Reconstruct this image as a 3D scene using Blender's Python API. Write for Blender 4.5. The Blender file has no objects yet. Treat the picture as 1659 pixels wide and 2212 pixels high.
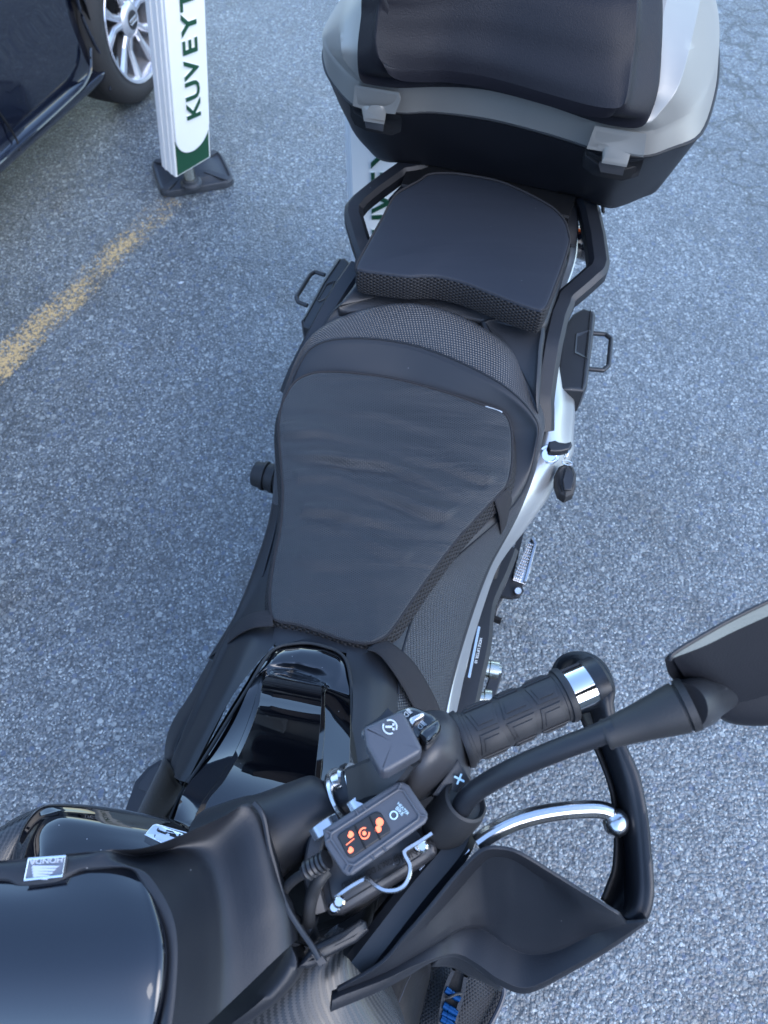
import bpy, math, random
from mathutils import Vector, Matrix
random.seed(7)
R = math.radians
S = bpy.context.scene
# ------------------------------------------------------------------ camera, sky, sun, exposure
CH, PITCH, FPX, CX, CY = 1.75, R(60), 1600.0, 829.5, 1106.0
cam = bpy.data.cameras.new('camera'); co = bpy.data.objects.new('camera', cam)
S.collection.objects.link(co); S.camera = co
co.location = (0, 0, CH); co.rotation_euler = (R(90) - PITCH, 0, 0)
cam.sensor_fit = 'VERTICAL'; cam.sensor_height = 36; cam.lens = FPX / 2212 * 36
cam.clip_start = 0.02; cam.clip_end = 400
cam.dof.use_dof = True; cam.dof.focus_distance = .82; cam.dof.aperture_fstop = 9
w = bpy.data.worlds.new('World'); S.world = w; w.use_nodes = True
nt = w.node_tree; bg = nt.nodes['Background']
sky = nt.nodes.new('ShaderNodeTexSky'); sky.sky_type = 'NISHITA'; sky.sun_disc = False
SUN_EL, SUN_AZ = R(45), R(138)          # azimuth clockwise from +Y
sky.sun_elevation = SUN_EL; sky.sun_rotation = SUN_AZ; sky.air_density = 1.1; sky.dust_density = .8; sky.ozone_density = 3.4
nt.links.new(sky.outputs[0], bg.inputs[0]); bg.inputs[1].default_value = 0.15
sl = bpy.data.lights.new('sun', 'SUN'); sl.energy = 0.5; sl.angle = R(50); sl.color = (1, .95, .90)
so = bpy.data.objects.new('sun', sl); S.collection.objects.link(so)
sd = Vector((math.sin(SUN_AZ) * math.cos(SUN_EL), math.cos(SUN_AZ) * math.cos(SUN_EL), math.sin(SUN_EL)))
so.rotation_euler = sd.to_track_quat('Z', 'Y').to_euler()
S.view_settings.view_transform = 'Standard'; S.view_settings.look = 'None'
S.view_settings.gamma = 1; S.view_settings.use_curve_mapping = False
S.view_settings.exposure = 2.08

# ------------------------------------------------------------------ point helpers
def P(u, v, z, z2=None):
    """ground-plan point seen at (u, v) and height z; z2 moves it straight up or down afterwards"""
    x = (u - CX) / FPX; y = -(v - CY) / FPX
    d = Vector((x, math.cos(PITCH) + y * math.sin(PITCH), -math.sin(PITCH) + y * math.cos(PITCH)))
    p = Vector((0, 0, CH)) + d * ((z - CH) / d.z)
    if z2 is not None: p.z = z2
    return p
def V(q):
    return q.copy() if isinstance(q, Vector) else P(*q)
AX = Vector((.27, .963, 0)).normalized(); PX = Vector((.963, -.27, 0)).normalized(); UP = Vector((0, 0, 1))
def cr(a, b, c, d, t):
    return .5 * ((2 * b) + (c - a) * t + (2 * a - 5 * b + 4 * c - d) * t * t + (3 * b - a - 3 * c + d) * t ** 3)
def cat(pts, n, closed=False):
    m = len(pts); out = []
    if closed:
        for i in range(m):
            for k in range(n):
                out.append(cr(pts[i - 1], pts[i], pts[(i + 1) % m], pts[(i + 2) % m], k / n))
        return out
    for i in range(m - 1):
        a = pts[i - 1] if i else pts[0] * 2 - pts[1]
        d = pts[i + 2] if i + 2 < m else pts[-1] * 2 - pts[-2]
        for k in range(n): out.append(cr(a, pts[i], pts[i + 1], d, k / n))
    out.append(pts[-1].copy()); return out
def lin(pts, n, closed=False):
    m = len(pts); out = []
    for i in range(m if closed else m - 1):
        for k in range(n): out.append(pts[i].lerp(pts[(i + 1) % m], k / n))
    if not closed: out.append(pts[-1].copy())
    return out

# ------------------------------------------------------------------ object helpers
ORG = {}
def tag(o, label=None, cat_=None, group=None, kind=None):
    if label: o['label'] = label
    if cat_: o['category'] = cat_
    if group: o['group'] = group
    if kind: o['kind'] = kind
    return o
def thing(name, loc, label, cat_, group=None):
    o = bpy.data.objects.new(name, None); o.location = loc; o.empty_display_size = .05
    S.collection.objects.link(o); ORG[o.name] = Vector(loc); return tag(o, label, cat_, group)
def mk(name, verts, faces, mat, parent=None, uvs=None, smooth=True, mi=None, ang=40, bevel=0, solid=0, subs=0, at=None, bseg=2):
    c = at or sum(verts, Vector()) / len(verts)
    me = bpy.data.meshes.new(name); me.from_pydata([v - c for v in verts], [], faces)
    mats = mat if isinstance(mat, (list, tuple)) else [mat]
    for m in mats: me.materials.append(m)
    if mi:
        for p, k in zip(me.polygons, mi): p.material_index = k
    ul = me.uv_layers.new(name='uv')
    for p in me.polygons:
        for li in p.loop_indices:
            vi = me.loops[li].vertex_index
            ul.data[li].uv = uvs[vi] if uvs else (verts[vi].x, verts[vi].y + verts[vi].z)
    if smooth:
        me.polygons.foreach_set('use_smooth', [True] * len(me.polygons))
        if not subs: me.set_sharp_from_angle(angle=R(ang))
    me.update(); me.validate()
    o = bpy.data.objects.new(name, me); S.collection.objects.link(o); ORG[o.name] = c
    if parent: o.parent = parent; o.location = c - ORG[parent.name]
    else: o.location = c
    if solid:
        s = o.modifiers.new('s', 'SOLIDIFY'); s.thickness = abs(solid); s.offset = -1 if solid > 0 else 1
    if bevel:
        b = o.modifiers.new('b', 'BEVEL'); b.width = bevel; b.segments = bseg; b.limit_method = 'ANGLE'; b.angle_limit = R(35)
        b.harden_normals = False
    if subs:
        s = o.modifiers.new('ss', 'SUBSURF'); s.levels = subs; s.render_levels = subs
    return o
def surf(name, rows, mat, parent=None, nu=6, nv=6, solid=0, smu=True, smv=True, closed=False, matf=None, flip=False, cap=False, **kw):
    """smooth sheet through a grid of control points (rows of equal length)"""
    g = [[V(q) for q in r] for r in rows]
    g = [(cat if smu else lin)(r, nu, closed) for r in g]
    cols = [(cat if smv else lin)([g[j][i] for j in range(len(g))], nv) for i in range(len(g[0]))]
    nj = len(cols[0]); ni = len(cols); vs = []; uv = []
    ua = [0]; mid = nj // 2
    for i in range(1, ni): ua.append(ua[-1] + max((cols[i][j] - cols[i - 1][j]).length for j in (0, mid, nj - 1)))
    va = [0]; mi_ = ni // 2
    for j in range(1, nj): va.append(va[-1] + max((cols[i][j] - cols[i][j - 1]).length for i in (0, mi_, ni - 1)))
    for j in range(nj):
        for i in range(ni): vs.append(cols[i][j]); uv.append((ua[i], va[j]))
    fs = []; mi = []
    w_ = ni if closed else ni - 1
    for j in range(nj - 1):
        for i in range(w_):
            a = j * ni + i; b = j * ni + (i + 1) % ni
            f = (a, b, b + ni, a + ni)
            fs.append(f[::-1] if flip else f); mi.append(matf(i / nu, j / nv) if matf else 0)
    if cap and closed:
        for j, fl in ((0, True), (nj - 1, False)):
            f = [j * ni + i for i in range(ni)]
            if fl != flip: f = f[::-1]
            fs.append(tuple(f)); mi.append(0)
    return mk(name, vs, fs, mat, parent, uv, mi=mi, solid=solid, **kw)
def slab(name, outline, mat, parent=None, down=.02, crown=0, r=0, n=4, smooth=True, dirv=None, fsm=None, rings=5, side=None, wob=None, ang=40, bevel=0, taper=0, **kw):
    """plate: closed outline, domed top, rounded rim, sides going down"""
    pts = [V(q) for q in outline]
    o = cat(pts, n, True) if smooth else (lin(pts, fsm, True) if fsm else pts)
    m = len(o); c = sum(o, Vector()) / m
    area = sum(o[i].x * o[(i + 1) % m].y - o[(i + 1) % m].x * o[i].y for i in range(m))
    if area < 0: o = o[::-1]
    dv = dirv or Vector((0, 0, -1))
    nr = []
    for i in range(m):
        t = (o[(i + 1) % m] - o[i - 1]); t.z = 0
        if t.length < 1e-9: t = Vector((1, 0, 0))
        t.normalize(); nr.append(Vector((t.y, -t.x, 0)))
    # the rim radius must stay below the outline's own corner radius, or the rings would cross
    rl = []
    for i in range(m):
        e0 = o[i] - o[i - 1]; e1 = o[(i + 1) % m] - o[i]; e0.z = e1.z = 0
        an = e0.angle(e1, 0) if e0.length > 1e-9 and e1.length > 1e-9 else 0
        rl.append(min(r, .75 * (e0.length + e1.length) / 2 / an) if an > .02 else r)
    for _ in range(3): rl = [min(rl[i], (rl[i - 1] + rl[(i + 1) % m]) / 2 + .0002) for i in range(m)]
    ringsv = []
    # least-squares plane through the rim: the middle follows it, only the rim keeps its own heights
    sx = sum((p.x - c.x) ** 2 for p in o); sy = sum((p.y - c.y) ** 2 for p in o); sxy = sum((p.x - c.x) * (p.y - c.y) for p in o)
    sxz = sum((p.x - c.x) * (p.z - c.z) for p in o); syz = sum((p.y - c.y) * (p.z - c.z) for p in o); dt_ = sx * sy - sxy * sxy or 1
    pa = (sxz * sy - syz * sxy) / dt_; pb_ = (syz * sx - sxz * sxy) / dt_
    for t in [k / rings for k in range(1, rings)] + [.965]:
        rg_ = []
        for i in range(m):
            q_ = c.lerp(o[i] - nr[i] * rl[i], t); zp = c.z + pa * (q_.x - c.x) + pb_ * (q_.y - c.y); zo_ = o[i].z - (c.z + pa * (o[i].x - c.x) + pb_ * (o[i].y - c.y))
            q_.z = zp + zo_ * t ** 4 + crown * (1 - t * t); rg_.append(q_)
        ringsv.append(rg_)
    if r:
        for a in (0, 30, 60, 90):
            ringsv.append([o[i] - nr[i] * rl[i] * (1 - math.sin(R(a))) + dv * r * (1 - math.cos(R(a))) for i in range(m)])
    else: ringsv.append(list(o))
    top_n = len(ringsv)
    nside = max(1, int(down / .012)) if side is not None else 1
    for k in range(1, nside + 1):
        t = k / nside; bulge = math.sin(t * math.pi) * (wob or 0)
        ringsv.append([o[i] + dv * (r + (down - r) * t) + nr[i] * (bulge - taper * t) for i in range(m)])
    vs = [c + UP * crown]; uv = [(c.x, c.y)]
    if wob:
        pass
    al = [0]
    for i in range(m): al.append(al[-1] + (o[(i + 1) % m] - o[i]).length)
    for k, rg in enumerate(ringsv):
        for i, p in enumerate(rg):
            vs.append(p)
            uv.append((p.x, p.y) if k < top_n - 1 or side is None else (al[i], (k - top_n + 1) * (down - r) / nside))
    fs = [(0, 1 + i, 1 + (i + 1) % m) for i in range(m)]; mi = [0] * m
    for k in range(len(ringsv) - 1):
        for i in range(m):
            a = 1 + k * m + i; b = 1 + k * m + (i + 1) % m
            fs.append((a, a + m, b + m, b)); mi.append(1 if side is not None and k >= top_n - 1 else 0)
    b0 = 1 + (len(ringsv) - 1) * m
    fs.append(tuple(b0 + i for i in range(m))[::-1]); mi.append(1 if side is not None else 0)
    return mk(name, vs, fs, mat if side is None else [mat, side], parent, uv, mi=mi, ang=ang, bevel=bevel, **kw)
def sweep(name, path, prof, mat, parent=None, up=UP, closed=False, caps=True, scale=None, **kw):
    """prof: list of (a, b) offsets, a sideways, b along up"""
    n = len(path); vs = []; m = len(prof); L = 0; uv = []
    for i in range(n):
        a = path[i - 1] if (i or closed) else path[0]; b = path[(i + 1) % n] if (i < n - 1 or closed) else path[-1]
        t = (b - a).normalized(); sdv = t.cross(up)
        if sdv.length < 1e-6: sdv = Vector((1, 0, 0))
        sdv.normalize(); u2 = sdv.cross(t)
        if i: L += (path[i] - path[i - 1]).length
        s = scale[i] if scale else 1; pl = 0
        for k, q in enumerate(prof):
            vs.append(path[i] + sdv * q[0] * s + u2 * q[1] * s); uv.append((L, pl))
            nx = prof[(k + 1) % m]; pl += math.hypot(nx[0] - q[0], nx[1] - q[1]) * s
    fs = []
    for i in range(n if closed else n - 1):
        for k in range(m):
            a = i * m + k; b = i * m + (k + 1) % m; j = ((i + 1) % n) * m
            fs.append((a, j + k, j + (k + 1) % m, b))
    if caps and not closed:
        fs.append(tuple(range(m))); fs.append(tuple((n - 1) * m + k for k in range(m))[::-1])
    return mk(name, vs, fs, mat, parent, uv, **kw)
def circ(r, n=16, ry=None): return [(r * math.cos(2 * math.pi * k / n), (ry or r) * math.sin(2 * math.pi * k / n)) for k in range(n)]
def box2(w_, h_, c=.3):
    a, b = w_ / 2, h_ / 2; d = min(a, b) * c
    return [(a, -b + d), (a, b - d), (a - d, b), (-a + d, b), (-a, b - d), (-a, -b + d), (-a + d, -b), (a - d, -b)]
def tube(name, pts, r, mat, parent=None, n=14, ns=6, radii=None, sm=True, **kw):
    p = [V(q) for q in pts]; path = (cat if sm else lin)(p, ns, kw.get('closed', False))
    sc = None
    if radii:
        rr = [Vector((x, 0, 0)) for x in radii]; sc = [q.x for q in (cat if sm else lin)(rr, ns, kw.get('closed', False))]; r = 1
    return sweep(name, path, circ(r, n), mat, parent, scale=sc, **kw)
def bar(name, pts, w_, h_, mat, parent=None, ns=5, sm=True, c=.3, up=UP, **kw):
    p = [V(q) for q in pts]; path = (cat if sm else lin)(p, ns)
    return sweep(name, path, box2(w_, h_, c), mat, parent, up=up, **kw)
def lathe(name, p0, p1, prof, mat, parent=None, n=32, ref=UP, caps=True, **kw):
    """prof: (distance along axis in 0..1, radius)"""
    a = V(p0); b = V(p1); ax = (b - a); L = ax.length; ax.normalize()
    s = ax.cross(ref); s = s.normalized() if s.length > 1e-5 else Vector((1, 0, 0)); u = s.cross(ax)
    vs = []; uv = []; fs = []
    for j, (t, r) in enumerate(prof):
        for k in range(n):
            q = 2 * math.pi * k / n
            vs.append(a + ax * L * t + (s * math.cos(q) + u * math.sin(q)) * r); uv.append((t * L, q * .02))
    for j in range(len(prof) - 1):
        for k in range(n):
            x = j * n + k; y = j * n + (k + 1) % n
            fs.append((x, y, y + n, x + n))
    if caps: fs.append(tuple(range(n))[::-1]); fs.append(tuple((len(prof) - 1) * n + k for k in range(n)))
    return mk(name, vs, fs, mat, parent, uv, **kw)
def text(name, s, o, ex, ey, size, mat, parent=None, ext=.0006, bold=0, align='CENTER', sx=1, space=1):
    cu = bpy.data.curves.new(name, 'FONT'); cu.body = s; cu.size = 1; cu.extrude = ext / size; cu.offset = bold
    cu.align_x = align; cu.align_y = 'CENTER'; cu.resolution_u = 3; cu.space_character = space
    t = bpy.data.objects.new(name, cu); S.collection.objects.link(t)
    dg = bpy.context.evaluated_depsgraph_get(); me = bpy.data.meshes.new_from_object(t.evaluated_get(dg))
    bpy.data.objects.remove(t); ex = ex.normalized(); ey = (ey - ex * ey.dot(ex)).normalized(); ez = ex.cross(ey)
    vs = [o + ex * v.co.x * size * sx + ey * v.co.y * size + ez * v.co.z * size for v in me.vertices]
    fs = [tuple(p.vertices) for p in me.polygons]; bpy.data.meshes.remove(me)
    return mk(name, vs, fs, mat, parent, smooth=False)
def boxm(parts):
    """parts: (centre, ex, ey, ez half vectors) -> verts, faces"""
    vs = []; fs = []
    for c, a, b, d in parts:
        k = len(vs)
        for sx in (-1, 1):
            for sy in (-1, 1):
                for sz in (-1, 1): vs.append(c + a * sx + b * sy + d * sz)
        fs += [tuple(k + i for i in f) for f in ((0, 1, 3, 2), (4, 6, 7, 5), (0, 4, 5, 1), (2, 3, 7, 6), (0, 2, 6, 4), (1, 5, 7, 3))]
    return vs, fs

# ------------------------------------------------------------------ materials
class X:
    def __init__(s, t, o): s.t = t; s.o = o
    def m(s, op, b=None, c=None):
        n = s.t.nodes.new('ShaderNodeMath'); n.operation = op
        for i, q in enumerate((s, b, c)):
            if q is None: continue
            if isinstance(q, X): s.t.links.new(q.o, n.inputs[i])
            else: n.inputs[i].default_value = q
        return X(s.t, n.outputs[0])
    def __add__(s, b): return s.m('ADD', b)
    def __sub__(s, b): return s.m('SUBTRACT', b)
    def __mul__(s, b): return s.m('MULTIPLY', b)
def node(t, typ, **kw):
    n = t.nodes.new(typ)
    for k, v in kw.items():
        if k.startswith('i_'): n.inputs[k[2:].replace('_', ' ')].default_value = v
        else: setattr(n, k, v)
    return n
def coord(t, what='UV'):
    return node(t, 'ShaderNodeTexCoord').outputs[what] if what != 'pos' else node(t, 'ShaderNodeNewGeometry').outputs['Position']
def noise(t, vec, scale, detail=2, rough=.5, dist=0):
    n = node(t, 'ShaderNodeTexNoise', i_Scale=scale, i_Detail=detail, i_Roughness=rough, i_Distortion=dist); t.links.new(vec, n.inputs['Vector']); return n
def ramp(t, x, stops):
    n = node(t, 'ShaderNodeValToRGB'); e = n.color_ramp.elements
    while len(e) > 1: e.remove(e[-1])
    e[0].position = stops[0][0]; e[0].color = (*stops[0][1], 1)
    for p, c in stops[1:]:
        q = e.new(p); q.color = (*c, 1)
    t.links.new(x, n.inputs[0]); return n.outputs[0]
def g3(x): return (x, x, x)
def pattern(t, kind, per):
    uv = node(t, 'ShaderNodeSeparateXYZ'); t.links.new(coord(t, 'UV'), uv.inputs[0])
    x = X(t, uv.outputs[0]); y = X(t, uv.outputs[1])
    if kind == 'dots':
        k = 4 * math.pi / (math.sqrt(3) * per)
        return (((x * k).m('COSINE') + (x * (k / 2) + y * (k * .866)).m('COSINE') + (y * (k * .866) - x * (k / 2)).m('COSINE')) + 1.5) * .222
    if kind == 'grid':
        k = math.pi / per
        return ((x * k + y * k * .6).m('SINE') * (y * k - x * k * .6).m('SINE')) * .5 + .5
    if kind == 'lines':
        return (y * (2 * math.pi / per)).m('SINE') * .5 + .5
    if kind == 'twill':
        a = (x * (1 / per)).m('FLOOR'); b = (y * (1 / per)).m('FLOOR')
        return ((a + b) * .25).m('FRACT').m('LESS_THAN', .5)
def M(name, base, rough=.5, metal=0, coat=0, spec=.5, pat=None, per=.005, pb=.3, pc=None, nb=0, ns=300, specks=0, var=0, wr=0, sheen=0, aniso=0, coatr=.03, pr=None):
    m = bpy.data.materials.new(name); m.use_nodes = True; t = m.node_tree; b = t.nodes['Principled BSDF']
    base = g3(base) if not isinstance(base, tuple) else base
    b.inputs['Base Color'].default_value = (*base, 1); b.inputs['Roughness'].default_value = rough; b.inputs['Metallic'].default_value = metal
    b.inputs['Coat Weight'].default_value = coat; b.inputs['Coat Roughness'].default_value = coatr; b.inputs['Specular IOR Level'].default_value = spec
    b.inputs['Sheen Weight'].default_value = sheen
    pos = coord(t, 'pos'); col = None; hgt = None
    def mixc(fac, c1, c2):
        n = node(t, 'ShaderNodeMix', data_type='RGBA'); t.links.new(fac, n.inputs[0])
        for i, c in ((6, c1), (7, c2)):
            if isinstance(c, tuple): n.inputs[i].default_value = (*c, 1)
            else: t.links.new(c, n.inputs[i])
        return n.outputs[2]
    if var:
        nz = noise(t, pos, 18, 5, .6); col = mixc(nz.outputs[0], tuple(c * (1 - var) for c in base), tuple(c * (1 + var) for c in base))
        rr = node(t, 'ShaderNodeMapRange'); t.links.new(nz.outputs[0], rr.inputs[0])
        rr.inputs[3].default_value = max(.02, rough * (1 - var * .5)); rr.inputs[4].default_value = min(1, rough * (1 + var * .5)); t.links.new(rr.outputs[0], b.inputs['Roughness'])
    if pat:
        pt = pattern(t, pat, per); hgt = pt * pb
        if pc: col = mixc(pt.o, col if col else base, pc)
        if pr:
            r2 = node(t, 'ShaderNodeMapRange'); t.links.new(pt.o, r2.inputs[0]); r2.inputs[3].default_value = pr[0]; r2.inputs[4].default_value = pr[1]; t.links.new(r2.outputs[0], b.inputs['Roughness'])
    if nb:
        h = X(t, noise(t, pos, ns, 2, .6).outputs[0]) * nb; hgt = hgt + h if hgt else h
    if wr:
        mp = node(t, 'ShaderNodeMapping'); t.links.new(pos, mp.inputs[0]); mp.inputs['Rotation'].default_value = (0, 0, R(14)); mp.inputs['Scale'].default_value = (2.2, 15, 6)
        h = X(t, noise(t, mp.outputs[0], 1.3, 3, .5, .6).outputs[0]) * wr; hgt = hgt + h if hgt else h
    if specks:
        vo = node(t, 'ShaderNodeTexVoronoi', i_Scale=130); t.links.new(pos, vo.inputs['Vector'])
        sel = node(t, 'ShaderNodeSeparateColor'); t.links.new(vo.outputs['Color'], sel.inputs[0])
        f = X(t, vo.outputs['Distance']).m('LESS_THAN', .07) * X(t, sel.outputs[0]).m('GREATER_THAN', 1 - specks)
        col = mixc((f * .7).o, col if col else base, (.35, .35, .36))
    if col is not None: t.links.new(col, b.inputs['Base Color'])
    if hgt is not None:
        bp = node(t, 'ShaderNodeBump', i_Strength=1.0, i_Distance=.001); t.links.new(hgt.o, bp.inputs['Height']); t.links.new(bp.outputs[0], b.inputs['Normal'])
    return m
BLUE = (.009, .011, .0155)
m_plastic = M('satin_black_plastic', BLUE, .48, nb=.12, ns=900, specks=.05, var=.12)
m_plastic2 = M('smooth_dark_plastic', (.017, .019, .023), .40, specks=.05, var=.1)
m_vinyl = M('seat_vinyl', (.013, .015, .019), .48, nb=.10, ns=1400, specks=.05, var=.1)
m_seattex = M('textured_seat_vinyl', (.036, .040, .048), .36, pat='grid', per=.0036, pb=1.2, pc=(.016, .018, .022), var=.1, spec=.7)
m_padtop = M('pad_fabric', (.015, .018, .022), .55, pat='dots', per=.0032, pb=.45, wr=7, sheen=.1, specks=.04)
m_padtop2 = M('smooth_pad_cover', (.017, .021, .030), .58, spec=.35, nb=.15, ns=900, wr=1.6, specks=.05)
m_mesh = M('air_mesh_fabric', (.016, .016, .019), .7, pat='dots', per=.0060, pb=2.0, pc=(.0015, .0015, .002))
m_strap = M('elastic_strap', (.014, .014, .017), .85, pat='lines', per=.0025, pb=.25)
m_gloss = M('gloss_black_paint', (.0025, .0028, .004), .02, coat=1, coatr=.01, specks=.10)
m_gloss2 = M('dull_gloss_paint', .003, .2, spec=.2, specks=.1)
m_glossb = M('gloss_tinted_panel', (.002, .003, .006), .04, coat=1, coatr=.02, spec=.5)
m_silver = M('silver_frame_paint', (.40, .42, .43), .34, metal=.7, coat=.3, var=.05)
m_lid = M('satin_silver_lid', (.31, .305, .285), .52, metal=.6, coat=.15, coatr=.25, var=.04)
m_chrome = M('chrome', (.75, .75, .76), .07, metal=1)
m_alloy = M('brushed_alloy', (.62, .63, .65), .22, metal=1, var=.1, nb=.1)
m_steel = M('zinc_steel', (.55, .56, .50), .25, metal=1, var=.1)
m_rubber = M('black_rubber', (.016, .017, .019), .6, nb=.15, ns=600, var=.15)
m_dark = M('engine_black', (.006, .0065, .008), .6, spec=.3, nb=.5, ns=120, var=.3)
m_carbon = M('carbon_weave', (.030, .033, .036), .32, pat='twill', per=.0022, pb=.2, pc=(.055, .056, .058), pr=(.25, .42))
m_box = M('topcase_black', (.006, .007, .011), .5, nb=.15, ns=700, var=.12)
m_leather = M('grained_pad', (.004, .004, .008), .55, spec=.35, nb=.35, ns=520, var=.06)
m_grip = M('grip_rubber', (.022, .023, .026), .55, nb=.1, ns=900)
m_switch = M('switch_housing', (.035, .036, .040), .38, nb=.1, ns=900, var=.1)
m_ctrl = M('controller_shell', (.060, .066, .08), .42, nb=.08, ns=800)
m_btn = M('soft_button', (.012, .012, .014), .5)
def flat(name, c, rough=.5, em=0):
    m = M(name, c, rough)
    if em:
        b = m.node_tree.nodes['Principled BSDF']; b.inputs['Emission Color'].default_value = (*c, 1); b.inputs['Emission Strength'].default_value = em
    return m
m_orange = flat('lit_orange_icon', (1, .18, .08), .5, .38)
m_white = flat('white_print', (.5, .56, .6)); m_cyan = flat('pale_print', (.55, .75, .85))
m_relief = M('badge_relief', (.6, .62, .66), .3, metal=.5)
m_signw = M('sign_white_plastic', (.78, .79, .77), .35, var=.02); m_green = M('sign_green', (.006, .06, .028), .4, var=.1)
m_edge = M('sign_letter_edge', (.78, .80, .76), .4)
m_foot = M('recycled_rubber', (.030, .036, .045), .55, nb=.6, ns=150, var=.3)
m_car = M('dark_blue_car_paint', (.004, .006, .014), .16, coat=1, coatr=.02, specks=.25)
m_tyre = M('tyre_rubber', (.018, .018, .019), .75, nb=.4, ns=150, var=.3)
m_rim = M('painted_alloy_rim', (.55, .56, .60), .25, metal=.8)
m_bagcloth = M('bag_mesh_cloth', (.020, .021, .025), .75, pat='dots', per=.0035, pb=1.0, pc=(.006, .006, .008))
m_piping = M('bag_piping', (.035, .04, .055), .4)
m_blue = M('blue_anodised', (.002, .05, .16), .25, metal=.6)
m_yellow = M('yellow_cord', (.75, .5, .01), .5)
m_glass = M('mirror_glass', (.55, .60, .60), .05, metal=1)
m_amber = flat('lamp_lens', (.5, .1, .02), .2)

# asphalt
def asphalt():
    m = bpy.data.materials.new('asphalt'); m.use_nodes = True; t = m.node_tree; b = t.nodes['Principled BSDF']; pos = coord(t, 'pos'); L = t.links.new
    wv = noise(t, pos, 60, 2, .5); mv = node(t, 'ShaderNodeVectorMath', operation='MULTIPLY_ADD'); L(wv.outputs['Color'], mv.inputs[0]); mv.inputs[1].default_value = (.006, .006, 0); L(pos, mv.inputs[2])
    def vor(scale, rnd=1):
        v = node(t, 'ShaderNodeTexVoronoi', i_Scale=scale, i_Randomness=rnd); L(mv.outputs[0], v.inputs['Vector'])
        s = node(t, 'ShaderNodeSeparateColor'); L(v.outputs['Color'], s.inputs[0]); return v, s
    v1, s1 = vor(120); v2, s2 = vor(290); v3, s3 = vor(62)
    def mixn(fac, A, B, bt='MIX'):
        n = node(t, 'ShaderNodeMix', data_type='RGBA', blend_type=bt)
        if isinstance(fac, (int, float)): n.inputs[0].default_value = fac
        else: L(fac.o if isinstance(fac, X) else fac, n.inputs[0])
        for i, c in ((6, A), (7, B)):
            if isinstance(c, tuple): n.inputs[i].default_value = (*c, 1)
            else: L(c, n.inputs[i])
        return n.outputs[2]
    st = ramp(t, s1.outputs[0], [(0, (.060, .068, .082)), (.35, (.095, .104, .118)), (.7, (.125, .135, .145)), (.9, (.17, .178, .182)), (1, (.30, .31, .31))])
    binder = ramp(t, s2.outputs[1], [(0, (.022, .026, .032)), (.5, (.055, .061, .068)), (.85, (.11, .117, .122)), (1, (.36, .37, .37))])
    st3 = ramp(t, s3.outputs[2], [(0, (.055, .070, .105)), (.4, (.085, .098, .125)), (.8, (.13, .14, .15)), (1, (.24, .245, .24))])
    m1 = X(t, v1.outputs['Distance']).m('LESS_THAN', .44) * X(t, s1.outputs[1]).m('GREATER_THAN', .22)
    col = mixn(m1, binder, st)
    big = X(t, s3.outputs[0]).m('GREATER_THAN', .74) * X(t, v3.outputs['Distance']).m('LESS_THAN', .40)
    mx2 = node(t, 'ShaderNodeMix', data_type='RGBA'); L(big.o, mx2.inputs[0]); L(col, mx2.inputs[6]); L(st3, mx2.inputs[7])
    n1 = noise(t, pos, 1.6, 7, .62); n2 = noise(t, pos, 25, 4, .6)
    k = ramp(t, (X(t, n1.outputs[0]) * .6 + X(t, n2.outputs[0]) * .4).o, [(.34, g3(.78)), (.5, g3(1.16)), (.66, g3(1.55))])
    mu = node(t, 'ShaderNodeMix', data_type='RGBA', blend_type='MULTIPLY'); mu.inputs[0].default_value = 1; L(mx2.outputs[2], mu.inputs[6]); L(k, mu.inputs[7])
    # brown oily spots and fine cracks far right
    br = ramp(t, noise(t, pos, 4.5, 4, .6).outputs[0], [(.58, g3(0)), (.72, g3(.6))])
    mb = node(t, 'ShaderNodeMix', data_type='RGBA', blend_type='MULTIPLY'); L(br, mb.inputs[0]); L(mu.outputs[2], mb.inputs[6]); mb.inputs[7].default_value = (.72, .58, .45, 1)
    cm = node(t, 'ShaderNodeMapping'); L(pos, cm.inputs[0])
    cw = noise(t, pos, 5, 4, .6); ca = node(t, 'ShaderNodeVectorMath', operation='MULTIPLY_ADD'); L(cw.outputs['Color'], ca.inputs[0]); ca.inputs[1].default_value = (.25, .25, 0); L(pos, ca.inputs[2])
    cv = node(t, 'ShaderNodeTexVoronoi', feature='DISTANCE_TO_EDGE', i_Scale=7.5); L(ca.outputs[0], cv.inputs['Vector'])
    ps = node(t, 'ShaderNodeSeparateXYZ'); L(pos, ps.inputs[0])
    reg = (X(t, ps.outputs[0]) * .8 + X(t, ps.outputs[1]) * .55).m('GREATER_THAN', 2.3)
    ck = (X(t, cv.outputs['Distance']).m('LESS_THAN', .035) * reg) * (X(t, n2.outputs[0]).m('GREATER_THAN', .38))
    mc = node(t, 'ShaderNodeMix', data_type='RGBA'); L((ck * .7).o, mc.inputs[0]); L(mb.outputs[2], mc.inputs[6]); mc.inputs[7].default_value = (.02, .02, .02, 1)
    tn = node(t, 'ShaderNodeMix', data_type='RGBA', blend_type='MULTIPLY'); tn.inputs[0].default_value = 1; L(mc.outputs[2], tn.inputs[6]); tn.inputs[7].default_value = (.94, 1.04, 1.07, 1)
    L(tn.outputs[2], b.inputs['Base Color'])
    b.inputs['Roughness'].default_value = .42; b.inputs['Specular IOR Level'].default_value = .9
    h = (X(t, v1.outputs['Distance']) * -1.6 + X(t, v2.outputs['Distance']) * -.7 + X(t, n2.outputs[0]) * 1.0 - ck * 3)
    bp = node(t, 'ShaderNodeBump', i_Strength=.85, i_Distance=.0018); L(h.o, bp.inputs['Height']); L(bp.outputs[0], b.inputs['Normal'])
    return m, mc.outputs[2]
m_asphalt, _ = asphalt()
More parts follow.
